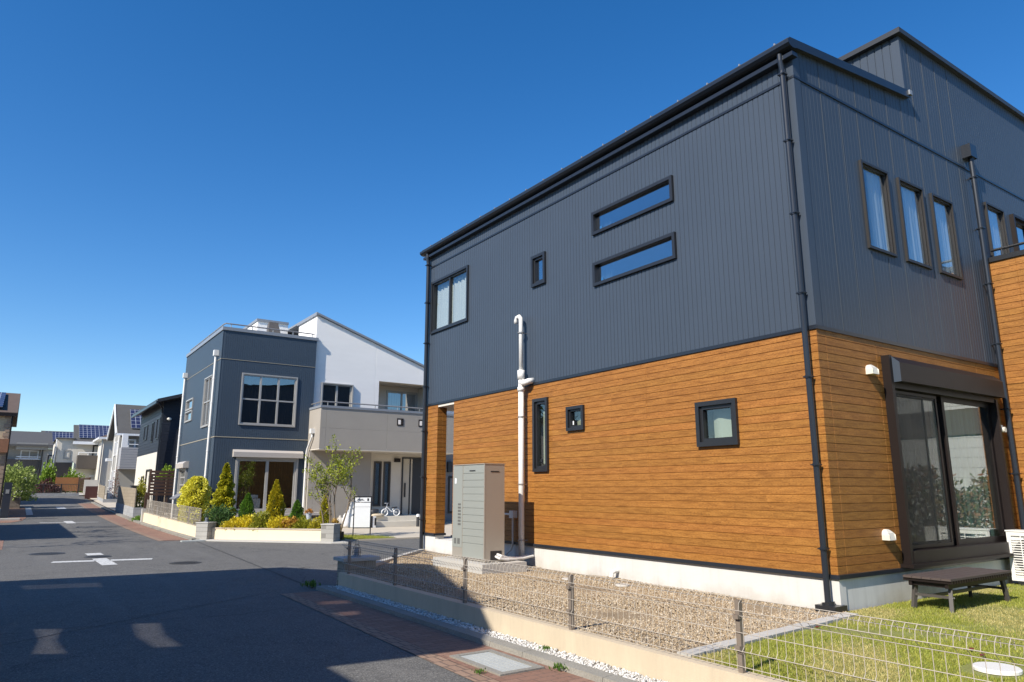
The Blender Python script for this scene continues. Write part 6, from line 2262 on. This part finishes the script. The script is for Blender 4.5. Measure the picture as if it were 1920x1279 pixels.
# house further along on the left, out of frame, shading the road
oh3 = thing('house', (-6, 33, 0), 'house on the left corner shading the road beyond the junction', 'house')
MB().box(-12, -4.2, 28.2, 38.2, -.05, 4.9).build('wall', 'offwhite', oh3)
MB().box(-12.3, -3.9, 28.0, 38.4, 4.9, 5.1).build('roof', 'greyroof', oh3)
oh4 = thing('house', (-8, 66, .8), 'house on the left shading the far bend of the street', 'house')
MB().box(-9, -2.8, 61, 70, .4, 6.2).build('wall', 'offwhite', oh4)
MB().prism([(-9.3, 60.7, 6.2), (-9.3, 70.3, 6.2), (-9.3, 65.5, 8.0)], (6.7, 0, 0)).build('roof', 'greyroof', oh4)
# palm-like bare tree whose branches streak the shadow on the road
pt = thing('garden_tree', (-3.6, 27.0, 0), 'bare branching garden tree by the left corner house', 'tree')
mb = MB()
rnd = random.Random(9)
lc2, lc = lc, []
for k in range(4):
    limb((-3.2 + .2 * k, 25.2 + k * 3.2, 0), (0, .05, 1), 5.2, .07, 1)
    for j in range(10):
        a = rnd.uniform(0, 6.28)
        limb((-3.2 + .2 * k, 25.2 + k * 3.2, 4.2 + .1 * j), (math.cos(a), math.sin(a), .5), 1.3, .03, 0)
mb.build('trunk', 'bark', pt)
cc = np.array([(p.x + rnd.gauss(0, .12), p.y + rnd.gauss(0, .12), p.z + rnd.gauss(0, .1)) for p in lc for _ in range(5)])
leaves(cc, RNG.normal(size=cc.shape) * .6, .2, M['weed'], 'crown', pt, .3, .1, .8)
# neighbour beyond the lawn, seen mirrored in the garden door
nh = thing('house', (26, -4, .2), 'white boarded house with brown band beyond the lawn hedge', 'house')
EX = 24.0
EN = Face('A', EX)
mb = MB()
EN.relief(mb, -20, 3.6, 4.1, 8.0, pz=hp(4.2, 8, .3))
EN.relief(mb, -20, 3.6, .2, 3.3, pz=hp(.5, 3.2, .3))
mb.box(EX + .05, 34, -20, 3.6, .1, 8.0)
mb.build('wall', mat('pale_grey_boards', (.46, .45, .43), .8, .05, 1), nh)
mb = MB()
mb.box(EX - .06, EX + .049, -20, 3.6, 3.3, 4.1)
mb.build('brown_band', 'brownish', nh)
MB().box(EX - .4, 34.3, -20.3, 3.9, 8.0, 8.25).build('roof', 'greyroof', nh)
hedge = thing('hedge', (19, -1, .2), 'red-tipped photinia hedge along the far edge of the lawn', 'hedge')
n = 16000
yy_ = -6 + RNG.random(n) * 9.0
C_ = np.stack([18.6 + RNG.normal(size=n) * .35, yy_, .25 + RNG.random(n) ** .8 * (1.75 + .3 * np.sin(yy_ * 2.1) + .2 * np.sin(yy_ * 5.3))], 1)
leaves(C_, RNG.normal(size=(n, 3)) * .5, .14, leaf_mat('photinia_leaves', (.06, .12, .03), (.30, .14, .09)), 'foliage', hedge, .4, .2, .9)
mb = MB()
for y in np.arange(-5.8, 3, .6):
    mb.tube([(18.6, y, .1), (18.65, y, 1.6)], .03, 6)
mb.build('stems', 'bark', hedge)
